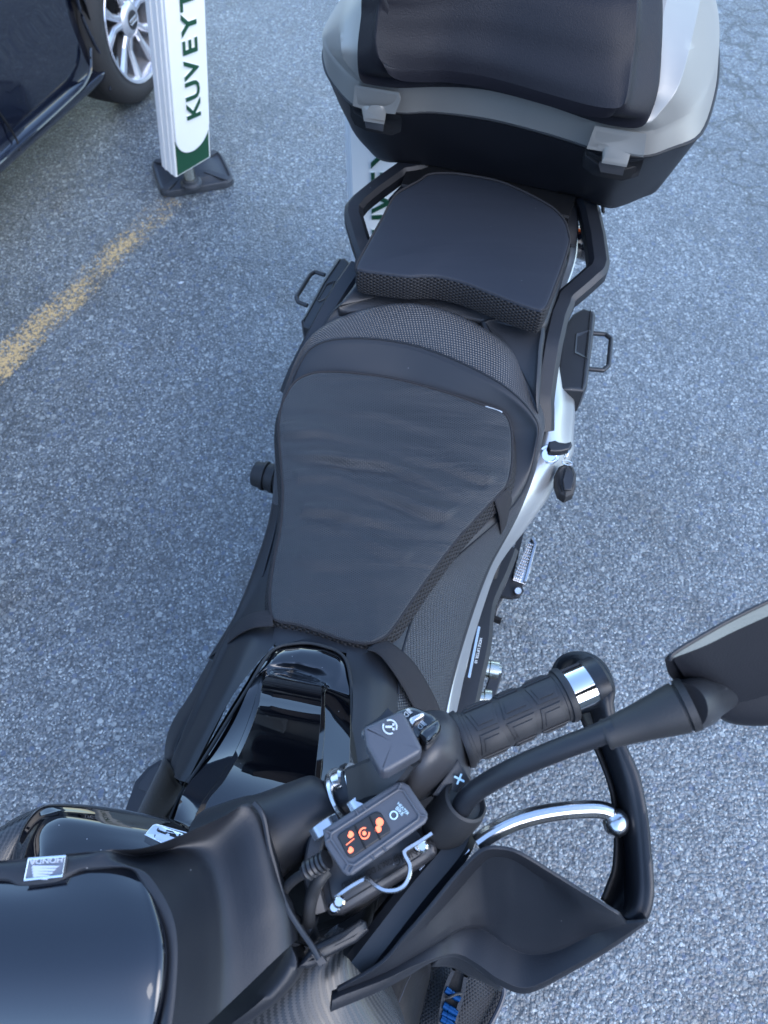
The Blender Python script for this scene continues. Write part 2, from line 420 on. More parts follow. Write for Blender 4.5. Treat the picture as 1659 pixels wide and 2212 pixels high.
def paint_mat():
    m = bpy.data.materials.new('worn_yellow_paint'); m.use_nodes = True; t = m.node_tree; L = t.links.new; b = t.nodes['Principled BSDF']; pos = coord(t, 'pos')
    b.inputs['Base Color'].default_value = (.58, .42, .20, 1); b.inputs['Roughness'].default_value = .6
    n1 = noise(t, pos, 120, 4, .75); n2 = noise(t, pos, 7, 3, .6)
    uv = node(t, 'ShaderNodeSeparateXYZ'); L(coord(t, 'UV'), uv.inputs[0])
    e = (X(t, uv.outputs[0]) - .5).m('ABSOLUTE') * -1.0
    f = X(t, n1.outputs[0]) * 1.7 + X(t, n2.outputs[0]) * .5 + e * .3 - X(t, uv.outputs[1]) * .18
    fac = (f - .92).m('MULTIPLY', 6)
    fac.o.node.use_clamp = True
    tr = node(t, 'ShaderNodeBsdfTransparent'); mx = node(t, 'ShaderNodeMixShader'); L((fac * .75).o, mx.inputs[0]); L(tr.outputs[0], mx.inputs[1]); L(b.outputs[0], mx.inputs[2])
    L(mx.outputs[0], t.nodes['Material Output'].inputs[0]); return m
m_paint = paint_mat()

# ------------------------------------------------------------------ setting
def quadsheet(name, pts, mat, uvs=None):
    return mk(name, [Vector(p) for p in pts], [(0, 1, 2, 3)], mat, uvs=uvs, smooth=False)
tag(quadsheet('ground', [(-150, -150, 0), (150, -150, 0), (150, 150, 0), (-150, 150, 0)], m_asphalt), kind='structure')
q = [P(-60, 860, .004), P(-60, 800, .004), P(175, 645, .004), P(360, 430, .004), P(345, 520, .004), P(215, 650, .004), P(0, 830, .004)]
l0, l1 = P(-120, 900, .004), P(375, 428, .004)
dl = (l1 - l0).normalized(); nl = Vector((-dl.y, dl.x, 0)) * .062
tag(mk('road_marking', [l0 - nl, l1 - nl, l1 + nl, l0 + nl], [(0, 1, 2, 3)], m_paint, uvs=[(0, 0), (0, 1), (1, 1), (1, 0)], smooth=False), kind='structure')
#PART2
# unseen block added behind the viewer to shade everything that faces it
def build_shade_wall():
    h = thing('shade_building', (0, -6.2, 0), 'plain grey brown wall added behind the viewer for its shade, out of the frame', 'shade_building')
    mw = M('rendered_wall', (.15, .145, .14), .8, nb=.5, ns=12, var=.15)
    vs, fs = boxm([(Vector((0, -8.2, 1.9)), Vector((13, 0, 0)), Vector((0, 2, 0)), Vector((0, 0, 1.9)))])
    mk('wall', vs, fs, mw, h, smooth=False)
    for i in range(6):
        for z in (1.9,):
            c_ = Vector((-10 + i * 4, -6.19, z))
            vs, fs = boxm([(c_, Vector((.75, 0, 0)), Vector((0, .02, 0)), Vector((0, 0, .8)))])
            w_ = mk('window', vs, fs, m_gloss2, h, smooth=False)
            for nm, dz_ in (('lintel', .83), ('sill', -.85)):
                vs, fs = boxm([(c_ + Vector((0, .04, dz_)), Vector((.84, 0, 0)), Vector((0, .06, 0)), Vector((0, 0, .045)))])
                mk(nm, vs, fs, m_signw, w_, smooth=False)
build_shade_wall()
# ------------------------------------------------------------------ parked car (far left)
def build_car():
    A0 = Vector((-1.26, 2.175, 0)); D = (Vector((-1.005, 2.741, 0)) - A0).normalized(); O = Vector((D.y, -D.x, 0))   # O points out of the flank
    car = thing('parked_car', A0 + D * .2 - O * .8, 'dark blue parked car at the top left, only its flank and one alloy wheel showing', 'car')
    def C(s, o, z): return A0 + D * s + O * o + Vector((0, 0, z))
    # flank: rows go up, s goes along; the arch opening starts near s = .63
    arch = [(.60, .18), (.60, .24), (.575, .34), (.56, .45), (.58, .58), (.64, .68), (.74, .76)]
    rows = []
    prof = [(.16, -.06), (.20, .0), (.235, .015), (.25, -.012), (.33, -.008), (.47, .0), (.60, .012), (.70, .0), (.80, -.03), (.86, -.07)]
    for z, o in prof:
        az = min(arch, key=lambda a: abs(a[1] - z))
        e = .60 - .05 * math.sin(max(0, min(1, (z - .2) / .45)) * math.pi) if z < .66 else .62
        rows.append([C(s * (e + 2.6) - 2.6, o, z) for s in (0, .35, .6, .78, .88, .95, 1)])
    surf('body', rows, m_car, car, nu=5, nv=4, solid=.02)
    # arch lip and wing behind it
    lip = [C(.60, .0, .16), C(.605, .012, .24), C(.58, .016, .34), C(.565, .016, .45), C(.59, .016, .57), C(.65, .016, .66), C(.74, .01, .73), C(.88, .01, .76), C(1.02, .01, .73), C(1.12, .012, .66), C(1.18, .012, .57), C(1.2, .012, .4)]
    tube('arch_lip', lip, .006, m_car, car, n=10)
    rows = [[C(.60 + .30 * (1 - math.cos(a)), .014, .40 + .36 * math.sin(a)) for a in [R(x) for x in range(0, 181, 15)]],
            [C(.60 + .30 * (1 - math.cos(a)), .01, .86) for a in [R(x) for x in range(0, 181, 15)]]]
    surf('front_wing', rows, m_car, car, nu=3, nv=3, solid=.015)
    surf('wheel_arch_liner', [[C(.60 + .30 * (1 - math.cos(a)), o, .40 + .36 * math.sin(a)) for a in [R(x) for x in range(-20, 201, 20)]] for o in (.0, -.26)], m_dark, car, nu=3, nv=2, solid=.01)
    # shut line of the door
    tube('door_gap', [C(.10, .0165, .225), C(.115, .004, .27), C(.09, .006, .4), C(.06, .018, .6), C(.05, .006, .7)], .0035, m_dark, car, n=8)
    tube('sill_trim', [C(-2.6, .018, .243), C(-.6, .018, .243), C(.3, .018, .243), C(.5, .016, .26), C(.56, .016, .33)], .006, m_car, car, n=8)
    # underbody and upper body so the car stands as a whole
    surf('roof', [[C(s, -.05, .85), C(s + .1, -.16, 1.15), C(s + .25, -.32, 1.40), C(s + .25, -1.0, 1.44), C(s + .25, -1.5, 1.40), C(s, -1.72, .85)] for s in (-2.55, -1.5, -.5, .15)], m_car, car, nu=4, nv=3, solid=.02)
    surf('bonnet', [[C(s, -.05, z), C(s, -.3, z + .05), C(s, -.9, z + .07), C(s, -1.5, z + .05), C(s, -1.75, z)] for s, z in ((.1, .88), (.8, .84), (1.4, .74), (1.6, .55))], m_car, car, nu=4, nv=3, solid=.02)
    vs, fs = boxm([(C(-.6, -.9, .34), D * 2.0, O * .72, UP * .14)])
    mk('underbody', vs, fs, m_dark, car, smooth=False)
    # wheel
    hub = P(305, 47, .285) - O * .02; D = Vector((.29, .957, 0)); O = Vector((D.y, -D.x, 0)); KS = .285 / .325
    w_ = lathe('wheel', hub - O * .215, hub - O * .02, [(.5, .1), (.5, .12), (.52, .1)], m_dark, car, ref=D)
    lathe('tyre', hub - O * .215, hub, [(t, r * KS) for t, r in [(0, .22), (.02, .28), (.08, .31), (.2, .323), (.28, .324), (.29, .318), (.31, .318), (.32, .325), (.49, .325), (.5, .318), (.52, .318), (.53, .325), (.7, .324), (.71, .318), (.73, .318), (.74, .323), (.86, .317), (.95, .295), (1.0, .27), (.99, .242), (.95, .232), (.9, .23)]], m_tyre, w_, n=64, ref=D, caps=False)
    rim = lathe('rim', hub - O * .19, hub - O * .004, [(t, r * KS * 1.04) for t, r in [(0, .20), (.1, .205), (.8, .205), (.93, .216), (1, .226), (1.02, .224), (1.0, .212), (.9, .20), (.4, .19), (.1, .188)]], m_rim, w_, n=64, ref=D, caps=False)
    vsa = []; fsa = []
    for k in range(10):
        a0 = 2 * math.pi * (k // 2) / 5 + (.20 if k % 2 else -.20) + .35; 
        d0 = D * math.cos(a0) + UP * math.sin(a0); t0 = O.cross(d0)
        a1 = a0 + (.10 if k % 2 else -.10); d1 = D * math.cos(a1) + UP * math.sin(a1); t1 = O.cross(d1)
        q = [(hub - O * .035 + d0 * .035, .014, t0), (hub - O * .04 + d0 * .10, .013, t0), (hub - O * .02 + d1 * .208 * KS * 1.04, .022, t1)]
        b = len(vsa)
        for c, hw, tt in q:
            vsa += [c - tt * hw, c - tt * hw * .5 + O * .010, c + tt * hw * .5 + O * .010, c + tt * hw, c - O * .03]
        for i in range(2):
            for j in range(5):
                fsa.append((b + i * 5 + j, b + i * 5 + (j + 1) % 5, b + (i + 1) * 5 + (j + 1) % 5, b + (i + 1) * 5 + j))
    mk('spokes', vsa, fsa, m_rim, w_, smooth=False, bevel=.002)
    lathe('hub_cap', hub - O * .04, hub - O * .016, [(0, .062), (.5, .06), (.8, .05), (1, .034), (1, .0335)], m_rim, w_, ref=D)
    lathe('hub_badge', hub - O * .018, hub - O * .0135, [(0, .031), (.8, .031), (1, .028)], m_btn, w_, ref=D)
    for k in range(4):
        rs = [hub - O * .0125 + D * (-.018 + .012 * k) + (D * math.cos(a) + UP * math.sin(a)) * .0085 for a in [2 * math.pi * i / 16 for i in range(16)]]
        tube('badge_ring', rs, .0014, m_rim, w_, n=6, ns=1, closed=True)
    for k in range(5):
        a0 = 2 * math.pi * k / 5 + .35 + .628; d0 = D * math.cos(a0) + UP * math.sin(a0)
        lathe('wheel_bolt', hub - O * .05 + d0 * .054, hub - O * .03 + d0 * .054, [(0, .0115), (.9, .0115), (1, .009)], m_dark, w_, n=6, ref=D)
    lathe('brake_disc', hub - O * .12, hub - O * .10, [(0, .12), (1, .12)], m_dark, w_, ref=D)
build_car()

# ------------------------------------------------------------------ two parking signs
def build_sign(b0, b1, lean, length, label, zf):
    """b0, b1: bottom corners of the face; lean: direction up along the board"""
    e = (b1 - b0).normalized(); u = lean.normalized(); nrm = e.cross(u).normalized(); W = (b1 - b0).length
    c = (b0 + b1) / 2; foot = Vector((c.x, c.y, 0)) - nrm * Vector((1, 1, 0)).normalized().length * .04
    foot = Vector((c.x - nrm.x * .04, c.y - nrm.y * .04, 0))
    s = thing('parking_sign', foot, label, 'sign', 'portable bank parking signs')
    def F(a, h, d=0): return b0 + e * (a * W) + u * h + nrm * d
    T = .075
    pr = [(0, -T), (W, -T), (W, 0), (0, 0)]
    vs = [F(a / W, h, d) for h in (0, length) for a, d in pr]
    mk('board', vs, [(0, 1, 5, 4), (1, 2, 6, 5), (2, 3, 7, 6), (3, 0, 4, 7), (3, 2, 1, 0), (4, 5, 6, 7)], m_signw, s, smooth=False, bevel=.004)
    # grooved side
    for d in (-.022, -.05):
        vs, fs = boxm([(F(0, length / 2, d), u * (length / 2 - .004), e * .0035, nrm * .0025)])
        mk('side_rib', vs, fs, m_signw, s, smooth=False)
    m = .05 * W
    gh = .22
    vs = [F(x, h, .0025) for x, h in ((.05, .008), (.95, .008), (.95, gh), (.05, gh))]
    mk('green_panel', vs + [v - nrm * .004 for v in vs], [(0, 1, 2, 3), (7, 6, 5, 4)] + [(i, i + 4, (i + 1) % 4 + 4, (i + 1) % 4) for i in range(4)], m_green, s, smooth=False)
    # white raised panel, round at the foot
    pts = [(.04, length - .02), (.04, .16)] + [(.5 - .46 * math.cos(a), .145 - .075 * math.sin(a)) for a in [R(x) for x in range(5, 180, 12)]] + [(.96, .16), (.96, length - .02)]
    n = len(pts); vs = [F(x, h, .009) for x, h in pts] + [F(x, h, .0) for x, h in pts]
    mk('raised_panel', vs, [tuple(range(n))[::1]] + [(i, i + n, (i + 1) % n + n, (i + 1) % n) for i in range(n)], m_signw, s, smooth=False, bevel=.002)
    word = [('K', .02), ('U', 0), ('V', 0), ('E', 0), ('Y', 0), ('T', 0), (' ', 0), ('T', 0), ('\u00dc', 0), ('R', 0), ('K', 0)]
    h = .212; hgt = .36 * W
    for ch, _ in word:
        if ch == ' ': h += .03; continue
        for k, (mt, dz, bo) in enumerate(((m_edge, .0095, .035), (m_green, .012, .018))):
            t = text('letter' if k else 'letter_edge', ch, F(.56, h, dz), u, -e, hgt * 1.38, mt, s, ext=.0015, bold=bo, sx=1.22)
        h += .066
    # foot: rubber base with pivot
    tube('pivot', [foot + Vector((0, 0, .03)), foot + Vector((0, 0, .07)), c - nrm * .04 + u * .03], .022, m_steel, s, n=16)
    lathe('pivot_collar', foot + Vector((0, 0, .035)), foot + Vector((0, 0, .060)), [(0, .038), (.4, .037), (.6, .030), (1, .028)], m_foot, s)
    f = [P(*q_, .0) for q_ in zf]
    cc = sum(f, Vector()) / 4; f = [cc + (q_ - cc) * 1.0 for q_ in f]
    def inn(k, z): return [Vector((v.x, v.y, z)) for v in [cc.lerp(q_, k) for q_ in f]]
    def rnd(qs):
        out = []
        for i in range(4):
            a, b_, d = qs[i - 1], qs[i], qs[(i + 1) % 4]
            out += [b_.lerp(a, .30), b_.lerp(a, .12).lerp(b_.lerp(d, .12), .15), b_.lerp(d, .12).lerp(b_.lerp(a, .12), .15), b_.lerp(d, .30)]
        return out
    rows = [rnd(inn(k, z)) for k, z in ((1.0, .001), (1.0, .020), (.97, .027), (.92, .027), (.89, .022), (.75, .024), (.60, .034), (.2, .038))]
    surf('rubber_base', rows, m_foot, s, nu=3, nv=1, smv=False, closed=True, cap=True, ang=25, bevel=.003)
    for k in range(4):
        a = cc.lerp(f[k], .34); b = cc.lerp(f[k], .86)
        bar('base_rib', [Vector((a.x, a.y, .036)), Vector((b.x, b.y, .026))], .022, .008, m_foot, s, sm=False, ns=1, bevel=.002)
b0, b1 = P(380, 385, .12), P(455, 340, .12)
build_sign(b0, b1, P(347, 0, .677) - b0, 1.15, 'white sign post with green letters on a rubber foot beside the parked car', [(350, 432), (327, 358), (477, 334), (511, 404)])
# second sign stands behind the motorcycle, half hidden by its top box
s0 = P(747, 520, .12); s1 = P(862, 500, .12)
s0 = Vector((-.090, 1.68, .12)); s1 = s0 + Vector((.155, .012, 0))
build_sign(s0, s1, Vector((.0, .03, 1)), 1.1, 'white sign post with green letters behind the motorcycle, mostly hidden by the top box', [(775, 600), (775, 540), (900, 540), (910, 600)])

# ------------------------------------------------------------------ motorcycle
bike = thing('motorcycle', (.0, .35, 0), 'black motorcycle with a silver frame beam, black seat, gloss tank and hand guard', 'motorcycle')

# --- wheels, engine and frame core (under everything)
def wheel(name, c, rr):
    h = PX
    w_ = lathe(name, c - h * .06, c + h * .06, [(0, .10), (.5, .11), (1, .10)], m_dark, bike, ref=AX)
    lathe('tyre', c - h * .07, c + h * .07, [(0, rr - .09), (.05, rr - .06), (.2, rr - .025), (.35, rr - .006), (.5, rr), (.65, rr - .006), (.8, rr - .025), (.95, rr - .06), (1, rr - .09)], m_tyre, w_, n=64, ref=AX, caps=False)
    lathe('rim', c - h * .055, c + h * .055, [(0, rr - .085), (.1, rr - .1), (.9, rr - .1), (1, rr - .085)], m_dark, w_, n=48, ref=AX, caps=False)
    vs, fs = boxm([(c + (AX * math.cos(a) + UP * math.sin(a)) * (rr * .38), (AX * math.cos(a) + UP * math.sin(a)) * (rr * .34), AX.cross(UP) * .02, (AX * -math.sin(a) + UP * math.cos(a)) * .012) for a in [2 * math.pi * k / 6 for k in range(6)]])
    mk('spokes', vs, fs, m_dark, w_, smooth=False, bevel=.003)
rc = Vector((.135, .98, .32)); fc = rc - AX * 1.5; fc.z = .32
wheel('rear_wheel', rc, .32); wheel('front_wheel', fc, .32)
mid = rc - AX * .72
vs, fs = boxm([(mid + UP * .10, AX * .23, PX * .13, UP * .16), (mid + UP * .33 + AX * .08, AX * .30, PX * .10, UP * .10), (mid + UP * .1 - AX * .28, AX * .08, PX * .16, UP * .10), (mid - UP * .02, AX * .20, PX * .19, UP * .07)])
mk('engine', vs, fs, m_dark, bike, bevel=.02)
for s_ in (-1, 1):
    bar('swingarm', [rc + PX * .10 * s_ + UP * 0, mid + AX * .30 + PX * .12 * s_ + UP * .05], .03, .06, m_dark, bike, sm=False)
    tube('fork_leg', [fc + PX * .10 * s_, fc + PX * .10 * s_ + AX * .30 + UP * .62], .027, m_dark, bike, sm=False)
bar('rear_mudguard', [rc + AX * .30 + UP * .25, rc + AX * .15 + UP * .42, rc - AX * .1 + UP * .46], .16, .02, m_plastic, bike)
bar('tail_tray', [rc + AX * .34 + UP * .50, rc - AX * .3 + UP * .46], .20, .04, m_dark, bike, sm=False)

# --- rider seat: concentric horseshoe rings, left front tip round the back to the right front tip
O = [(368, 1655, .80), (440, 1480, .78), (500, 1350, .76), (545, 1240, .74), (585, 1110, .74), (600, 960, .76), (614, 862, .79), (690, 714, .86), (890, 655, .90), (1085, 735, .88), (1168, 880, .82), (1168, 965, .80), (1128, 1095, .76), (1052, 1230, .73), (996, 1390, .72), (962, 1530, .72), (938, 1680, .74)]
Wn = [(375, 1645, .80, .70), (450, 1480, .78, .66), (510, 1350, .76, .64), (560, 1240, .74, .62), (600, 1110, .74, .64), (616, 960, .76, .66), (630, 862, .79, .69), (700, 735, .86, .76), (890, 685, .90, .78), (1070, 755, .88, .78), (1150, 885, .82, .74), (1150, 965, .80, .72), (1110, 1095, .76, .68), (1040, 1230, .73, .64), (985, 1390, .72, .62), (950, 1530, .72, .62), (925, 1680, .74, .62)]
T = [(370, 1672, .835), (452, 1490, .81), (515, 1352, .79), (567, 1245, .775), (600, 1110, .775), (610, 955, .79), (634, 815, .825), (700, 737, .865), (880, 742, .875), (1060, 815, .87), (1152, 895, .85), (1160, 962, .83), (1113, 1088, .79), (935, 1255, .80), (872, 1400, .81), (860, 1500, .82), (858, 1660, .84)]
Mi = [(384, 1684, .86), (480, 1495, .852), (548, 1372, .828), (640, 1245, .80), (670, 1110, .80), (690, 950, .80), (700, 840, .825), (750, 775, .855), (880, 765, .868), (1035, 835, .862), (1108, 905, .838), (1112, 960, .82), (1060, 1085, .80), (865, 1250, .805), (805, 1395, .825), (810, 1500, .85), (802, 1660, .875)]
N = [(403, 1690, .868), (503, 1502, .862), (592, 1392, .835), (725, 1245, .80), (760, 1110, .795), (800, 950, .80), (830, 890, .818), (850, 872, .826), (872, 868, .828), (895, 872, .826), (900, 890, .818), (860, 950, .80), (810, 1110, .795), (770, 1245, .80), (748, 1418, .838), (762, 1502, .862), (754, 1660, .885)]
seat = surf('rider_seat', [Wn, O, T, Mi, N], [m_vinyl, m_seattex], bike, nu=8, nv=8, matf=lambda i, j: 1 if 1 <= j < 2 and i > 4 else 0, ang=60)
# seam piping between texture and smooth vinyl
tube('seat_seam', [(u, v, z + .0005) for u, v, z in T[3:16]], .0016, m_vinyl, seat, n=6)
# core that closes the seat under the pad
slab('seat_core', [(600, 1392, .79), (640, 1245, .77), (680, 950, .77), (800, 830, .80), (960, 830, .80), (1080, 960, .77), (860, 1250, .77), (750, 1412, .79)], m_dark, bike, down=.12)
# left knee fairing behind the seat horn
surf('side_cover', [[(452, 1425, .70), (410, 1500, .70), (372, 1560, .70), (356, 1615, .70), (357, 1690, .70), (372, 1720, .70)], [(470, 1430, .76), (430, 1510, .765), (395, 1570, .77), (372, 1620, .78), (372, 1680, .79), (392, 1710, .79)], [(500, 1440, .74), (470, 1510, .74), (430, 1580, .75), (400, 1630, .77), (400, 1690, .78), (410, 1720, .78)]], m_plastic, bike, solid=.004)

# --- passenger seat
slab('passenger_seat', [(735, 650, .895), (770, 600, .90), (800, 520, .905), (860, 420, .91), (1010, 400, .915), (1200, 480, .91), (1225, 560, .90), (1195, 660, .90), (1172, 705, .895), (1100, 700, .89), (1030, 690, .885), (950, 680, .885), (860, 678, .885), (780, 672, .885), (735, 668, .885)], m_vinyl, bike, down=.09, r=.008, n=4)
slab('seat_wing', [(1040, 690, .886), (1110, 680, .890), (1176, 690, .892), (1174, 760, .885), (1170, 830, .872), (1164, 890, .85), (1146, 868, .852), (1112, 800, .866), (1060, 735, .878)], m_vinyl, bike, down=.06, r=.008, n=4)
slab('seat_wing', [(735, 650, .885), (800, 640, .888), (900, 660, .886), (870, 682, .882), (780, 695, .875), (712, 712, .86), (690, 712, .85)], m_vinyl, bike, down=.06, r=.006, n=4)
bar('seat_side_rail', [(775, 590, .86), (735, 650, .85), (700, 712, .83), (660, 790, .80), (635, 850, .76)], .03, .05, m_plastic, bike)

# --- grab rails
lr = [(905, 366, .915), (862, 373, .915), (820, 400, .912), (782, 437, .91), (765, 455, .908), (765, 478, .905), (775, 515, .90), (786, 548, .89), (785, 590, .87), (762, 622, .85)]
bar('grab_rail', [(945, 376, .90), (905, 366, .915), (868, 372, .915), (812, 412, .912), (778, 440, .91), (765, 456, .908), (764, 474, .905), (779, 525, .90), (790, 556, .89), (785, 600, .87), (745, 660, .845), (715, 715, .82)], .032, .030, m_plastic, bike, ns=4, sm=False, c=.45, bevel=.004)
bar('rail_plate', [(905, 360, .90), (892, 395, .905), (868, 420, .90), (850, 440, .895)], .022, .014, m_plastic, bike, ns=4)
bar('grab_rail', [(1220, 420, .90), (1254, 424, .905), (1272, 460, .905), (1285, 520, .905), (1292, 575, .902), (1288, 590, .90), (1255, 620, .89), (1222, 648, .88), (1204, 690, .87), (1190, 750, .86), (1180, 810, .84), (1172, 870, .82), (1172, 930, .79)], .034, .032, m_plastic, bike, ns=4, sm=False, c=.45, bevel=.004)
bar('rail_plate', [(1215, 415, .90), (1226, 450, .90), (1232, 490, .895), (1228, 530, .88)], .026, .016, m_plastic, bike, ns=4)
slab('rail_gusset', [(1203, 410, .90), (1200, 440, .90), (1215, 470, .90), (1235, 462, .90), (1245, 448, .90), (1262, 450, .90), (1270, 425, .90)], m_plastic, bike, down=.02, smooth=False, bevel=.004)
slab('rail_gusset', [(850, 360, .905), (868, 382, .905), (876, 400, .905), (905, 392, .905), (945, 385, .905), (940, 355, .905), (890, 350, .905)], m_plastic, bike, down=.02, smooth=False, bevel=.004)
# tail cowl strips and turn signal seen through the right rail
bar('tail_cowl', [(1222, 470, .86), (1231, 540, .85), (1224, 600, .83), (1195, 690, .80), (1185, 780, .76)], .014, .06, m_silver, bike)
bar('tail_cowl', [(960, 366, .86), (1010, 372, .86), (1080, 395, .86), (1150, 408, .86), (1172, 420, .86)], .03, .03, m_silver, bike)
tube('yellow_strap', [(1183, 405, .88), (1188, 425, .875), (1195, 450, .86)], .0045, m_yellow, bike, n=10)
ts = lathe('turn_signal', (1226, 530, .76), (1276, 520, .76), [(0, .018), (.3, .026), (.6, .036), (.85, .036), (1, .022)], m_glossb, bike, ref=UP)
lathe('signal_lens', (1250, 512, .772), (1252, 502, .775), [(0, .025), (1, .015)], m_amber, ts)
bar('signal_stalk', [(1130, 540, .80), (1222, 548, .765), (1258, 540, .755)], .02, .02, m_rubber, bike, sm=False)

# --- pannier mounting brackets with wire loops
def bracket(o, rec, loop, z, seam):
    b = slab('pannier_bracket', [(u, v, z) for u, v in o], m_plastic2, bike, down=.055, r=.006, smooth=False, fsm=2, bevel=.004, ang=50)
    tube('wire_loop', [(u, v, z - .02) for u, v in loop], .0042, m_plastic2, b, n=10, ns=5, sm=False, bevel=0)
    slab('bracket_recess', [(u, v, z + .0015) for u, v in rec], m_plastic2, b, down=.004, crown=-.004, r=.0015, smooth=False, fsm=1)
    tube('bracket_seam', [(u, v, z + .001) for u, v in seam], .0008, m_dark, b, n=6, sm=False, ns=1)
bracket([(728, 556), (745, 555), (757, 566), (758, 582), (738, 622), (720, 668), (703, 700), (684, 716), (655, 704), (650, 690), (657, 680), (680, 636), (702, 596)],
        [(705, 612), (724, 606), (712, 640), (690, 652), (684, 648)], [(702, 594), (680, 587), (670, 594), (640, 642), (644, 652), (664, 660)], .775, [(735, 560), (700, 612), (668, 672), (655, 694)])
bracket([(1260, 664), (1284, 670), (1288, 680), (1280, 750), (1270, 830), (1261, 845), (1205, 841), (1202, 802), (1212, 745), (1225, 696), (1238, 676)],
        [(1244, 720), (1276, 712), (1270, 775), (1240, 762)], [(1278, 720), (1308, 722), (1320, 732), (1314, 790), (1303, 800), (1270, 797)], .775, [(1276, 670), (1258, 838)])

# --- silver frame beam on the right, with lock; sliver on the left
inner = [(1150, 760), (1175, 850), (1188, 891), (1173, 950), (1158, 995), (1143, 1030), (1100, 1111), (1070, 1165), (1042, 1234), (1013, 1313), (987, 1404), (965, 1506), (955, 1580)]
outer = [(1215, 760), (1231, 845), (1235, 891), (1233, 950), (1231, 985), (1195, 1052), (1150, 1117), (1120, 1157), (1087, 1198), (1060, 1246), (1018, 1374), (996, 1462), (975, 1560)]
zi = [.79, .785, .78, .77, .765, .76, .745, .735, .72, .705, .69, .68, .675]
rowsf = []
for (a, b_), (c, d), z in zip(inner, outer, zi):
    A_ = P(a, b_, z - .002); B_ = P(c, d, z - .045)
    m1 = A_.lerp(B_, .35) + UP * .013; m2 = A_.lerp(B_, .8) + UP * .012
    rowsf.append([A_ - UP * .03, A_, m1, m2, B_, B_ - UP * .05 - PX * .03])
fr = surf('frame_beam', rowsf, m_silver, bike, nu=4, nv=5, solid=.003, ang=60)
surf('frame_beam', [[(622, 830, .70), (634, 805, .71), (645, 800, .66)], [(608, 880, .69), (622, 860, .70), (640, 860, .66)], [(604, 920, .66), (612, 905, .67), (640, 900, .62)]], m_silver, bike, solid=.003)
lk = lathe('seat_lock', (1186, 982, .748), (1186, 982, .772), [(0, .017), (.6, .017), (.8, .0155), (.8, .012), (1.0, .011), (1, .0105)], m_chrome, bike)
tube('lock_ring', [P(1186, 981, .764) + Vector((math.cos(a), math.sin(a), 0)) * .0162 for a in [2 * math.pi * k / 20 for k in range(20)]], .0014, m_chrome, lk, n=8, ns=1, closed=True)
# lower polished edge of the beam
bar('lower_frame_tube', [(1030, 1320, .60), (1014, 1374, .60), (996, 1450, .60), (975, 1530, .60), (960, 1600, .60)], .014, .03, m_chrome, bike)

# --- bits low on the right flank: footpeg, pedal, linkage
slab('peg_bracket', [(1134, 1142, .42), (1123, 1140, .42), (1098, 1225, .42), (1082, 1270, .42), (1075, 1284, .42), (1100, 1290, .42), (1122, 1288, .42), (1131, 1278, .42), (1128, 1264, .42), (1104, 1248, .42)], m_plastic, bike, down=.012, smooth=False, bevel=.003)
pg = slab('footpeg', [(1147, 1161, .425), (1157, 1166, .425), (1158, 1180, .425), (1136, 1262, .425), (1108, 1254, .425), (1138, 1180, .425)], m_alloy, bike, down=.014, smooth=False, bevel=.003)
sp = []
for i in range(13):
    for j in range(4):
        q_ = P(1143 - i * 2.55 + j * 4.2 - 2, 1176 + i * 6.0 + j * 1.4, .427); sp.append((q_ + UP * .002, Vector((.0018, 0, 0)), Vector((0, .0018, 0)), UP * .003))
vs, fs = boxm(sp); mk('peg_studs', vs, fs, m_alloy, pg, smooth=False, bevel=.0006)
bar('peg_rail', [(1150, 1163, .43), (1156, 1176, .43), (1134, 1258, .43)], .006, .010, m_alloy, pg, sm=False)
lathe('pivot_pin', (1119, 1276, .42), (1119, 1276, .432), [(0, .0075), (.8, .0075), (1, .006)], m_alloy, bike)
bar('side_stand', [(1090, 1270, .36), (1068, 1310, .34), (1052, 1360, .30), (1044, 1410, .20)], .020, .014, m_alloy, bike, sm=False)
bar('stand_clip', [(1066, 1336, .335), (1082, 1342, .335)], .008, .02, m_dark, bike, sm=False)
tube('cable', [(1078, 1200, .55), (1066, 1250, .52), (1056, 1300, .48), (1052, 1350, .45), (1053, 1390, .44), (1050, 1408, .42)], .0062, m_rubber, bike)
bar('swingarm_cover', [(1090, 1190, .5), (1070, 1240, .5), (1040, 1310, .5), (1028, 1400, .5), (1010, 1480, .5), (990, 1570, .5)], .05, .05, m_plastic, bike)
nb_ = bar('warning_plate', [(1034, 1356, .56), (1012, 1466, .56)], .005, .012, m_chrome, bike, sm=False)
a_, b_ = P(1022, 1456, .562), P(1044, 1356, .562)
text('plate_lettering', 'HOLE LIFTER 10', (a_ + b_) / 2, a_ - b_, PX * 1.0, .0065, m_white, bike, ext=.0005, bold=.01)
lk2 = lathe('shift_linkage', (1012, 1438, .50), (1082, 1450, .50), [(0, .010), (.1, .013), (.25, .009), (.28, .0155), (.62, .0155), (.63, .013), (.65, .0165), (.92, .0165), (.93, .009), (1, .009)], m_steel, bike, ref=UP)
lathe('shift_linkage', (1008, 1506, .50), (1060, 1512, .50), [(0, .02), (.2, .02), (.25, .012), (.7, .012), (.72, .018), (1, .018)], m_steel, bike, ref=UP)
bar('link_arm', [(1073, 1452, .495), (1053, 1515, .495)], .020, .012, m_plastic, bike, sm=False)
bar('link_arm', [(1034, 1446, .48), (1020, 1505, .48)], .012, .012, m_plastic, bike, sm=False)
# rear brake reservoir / ribbed passenger peg on the left
lathe('passenger_peg', (548, 1022, .50), (640, 1045, .50), [(0, .020), (.03, .025), (.22, .027), (.23, .030), (.30, .030), (.31, .025), (.34, .025), (.35, .028), (.44, .028), (.45, .031), (.53, .031), (.54, .026), (.58, .028), (.8, .029), (1, .029)], m_rubber, bike, ref=UP)
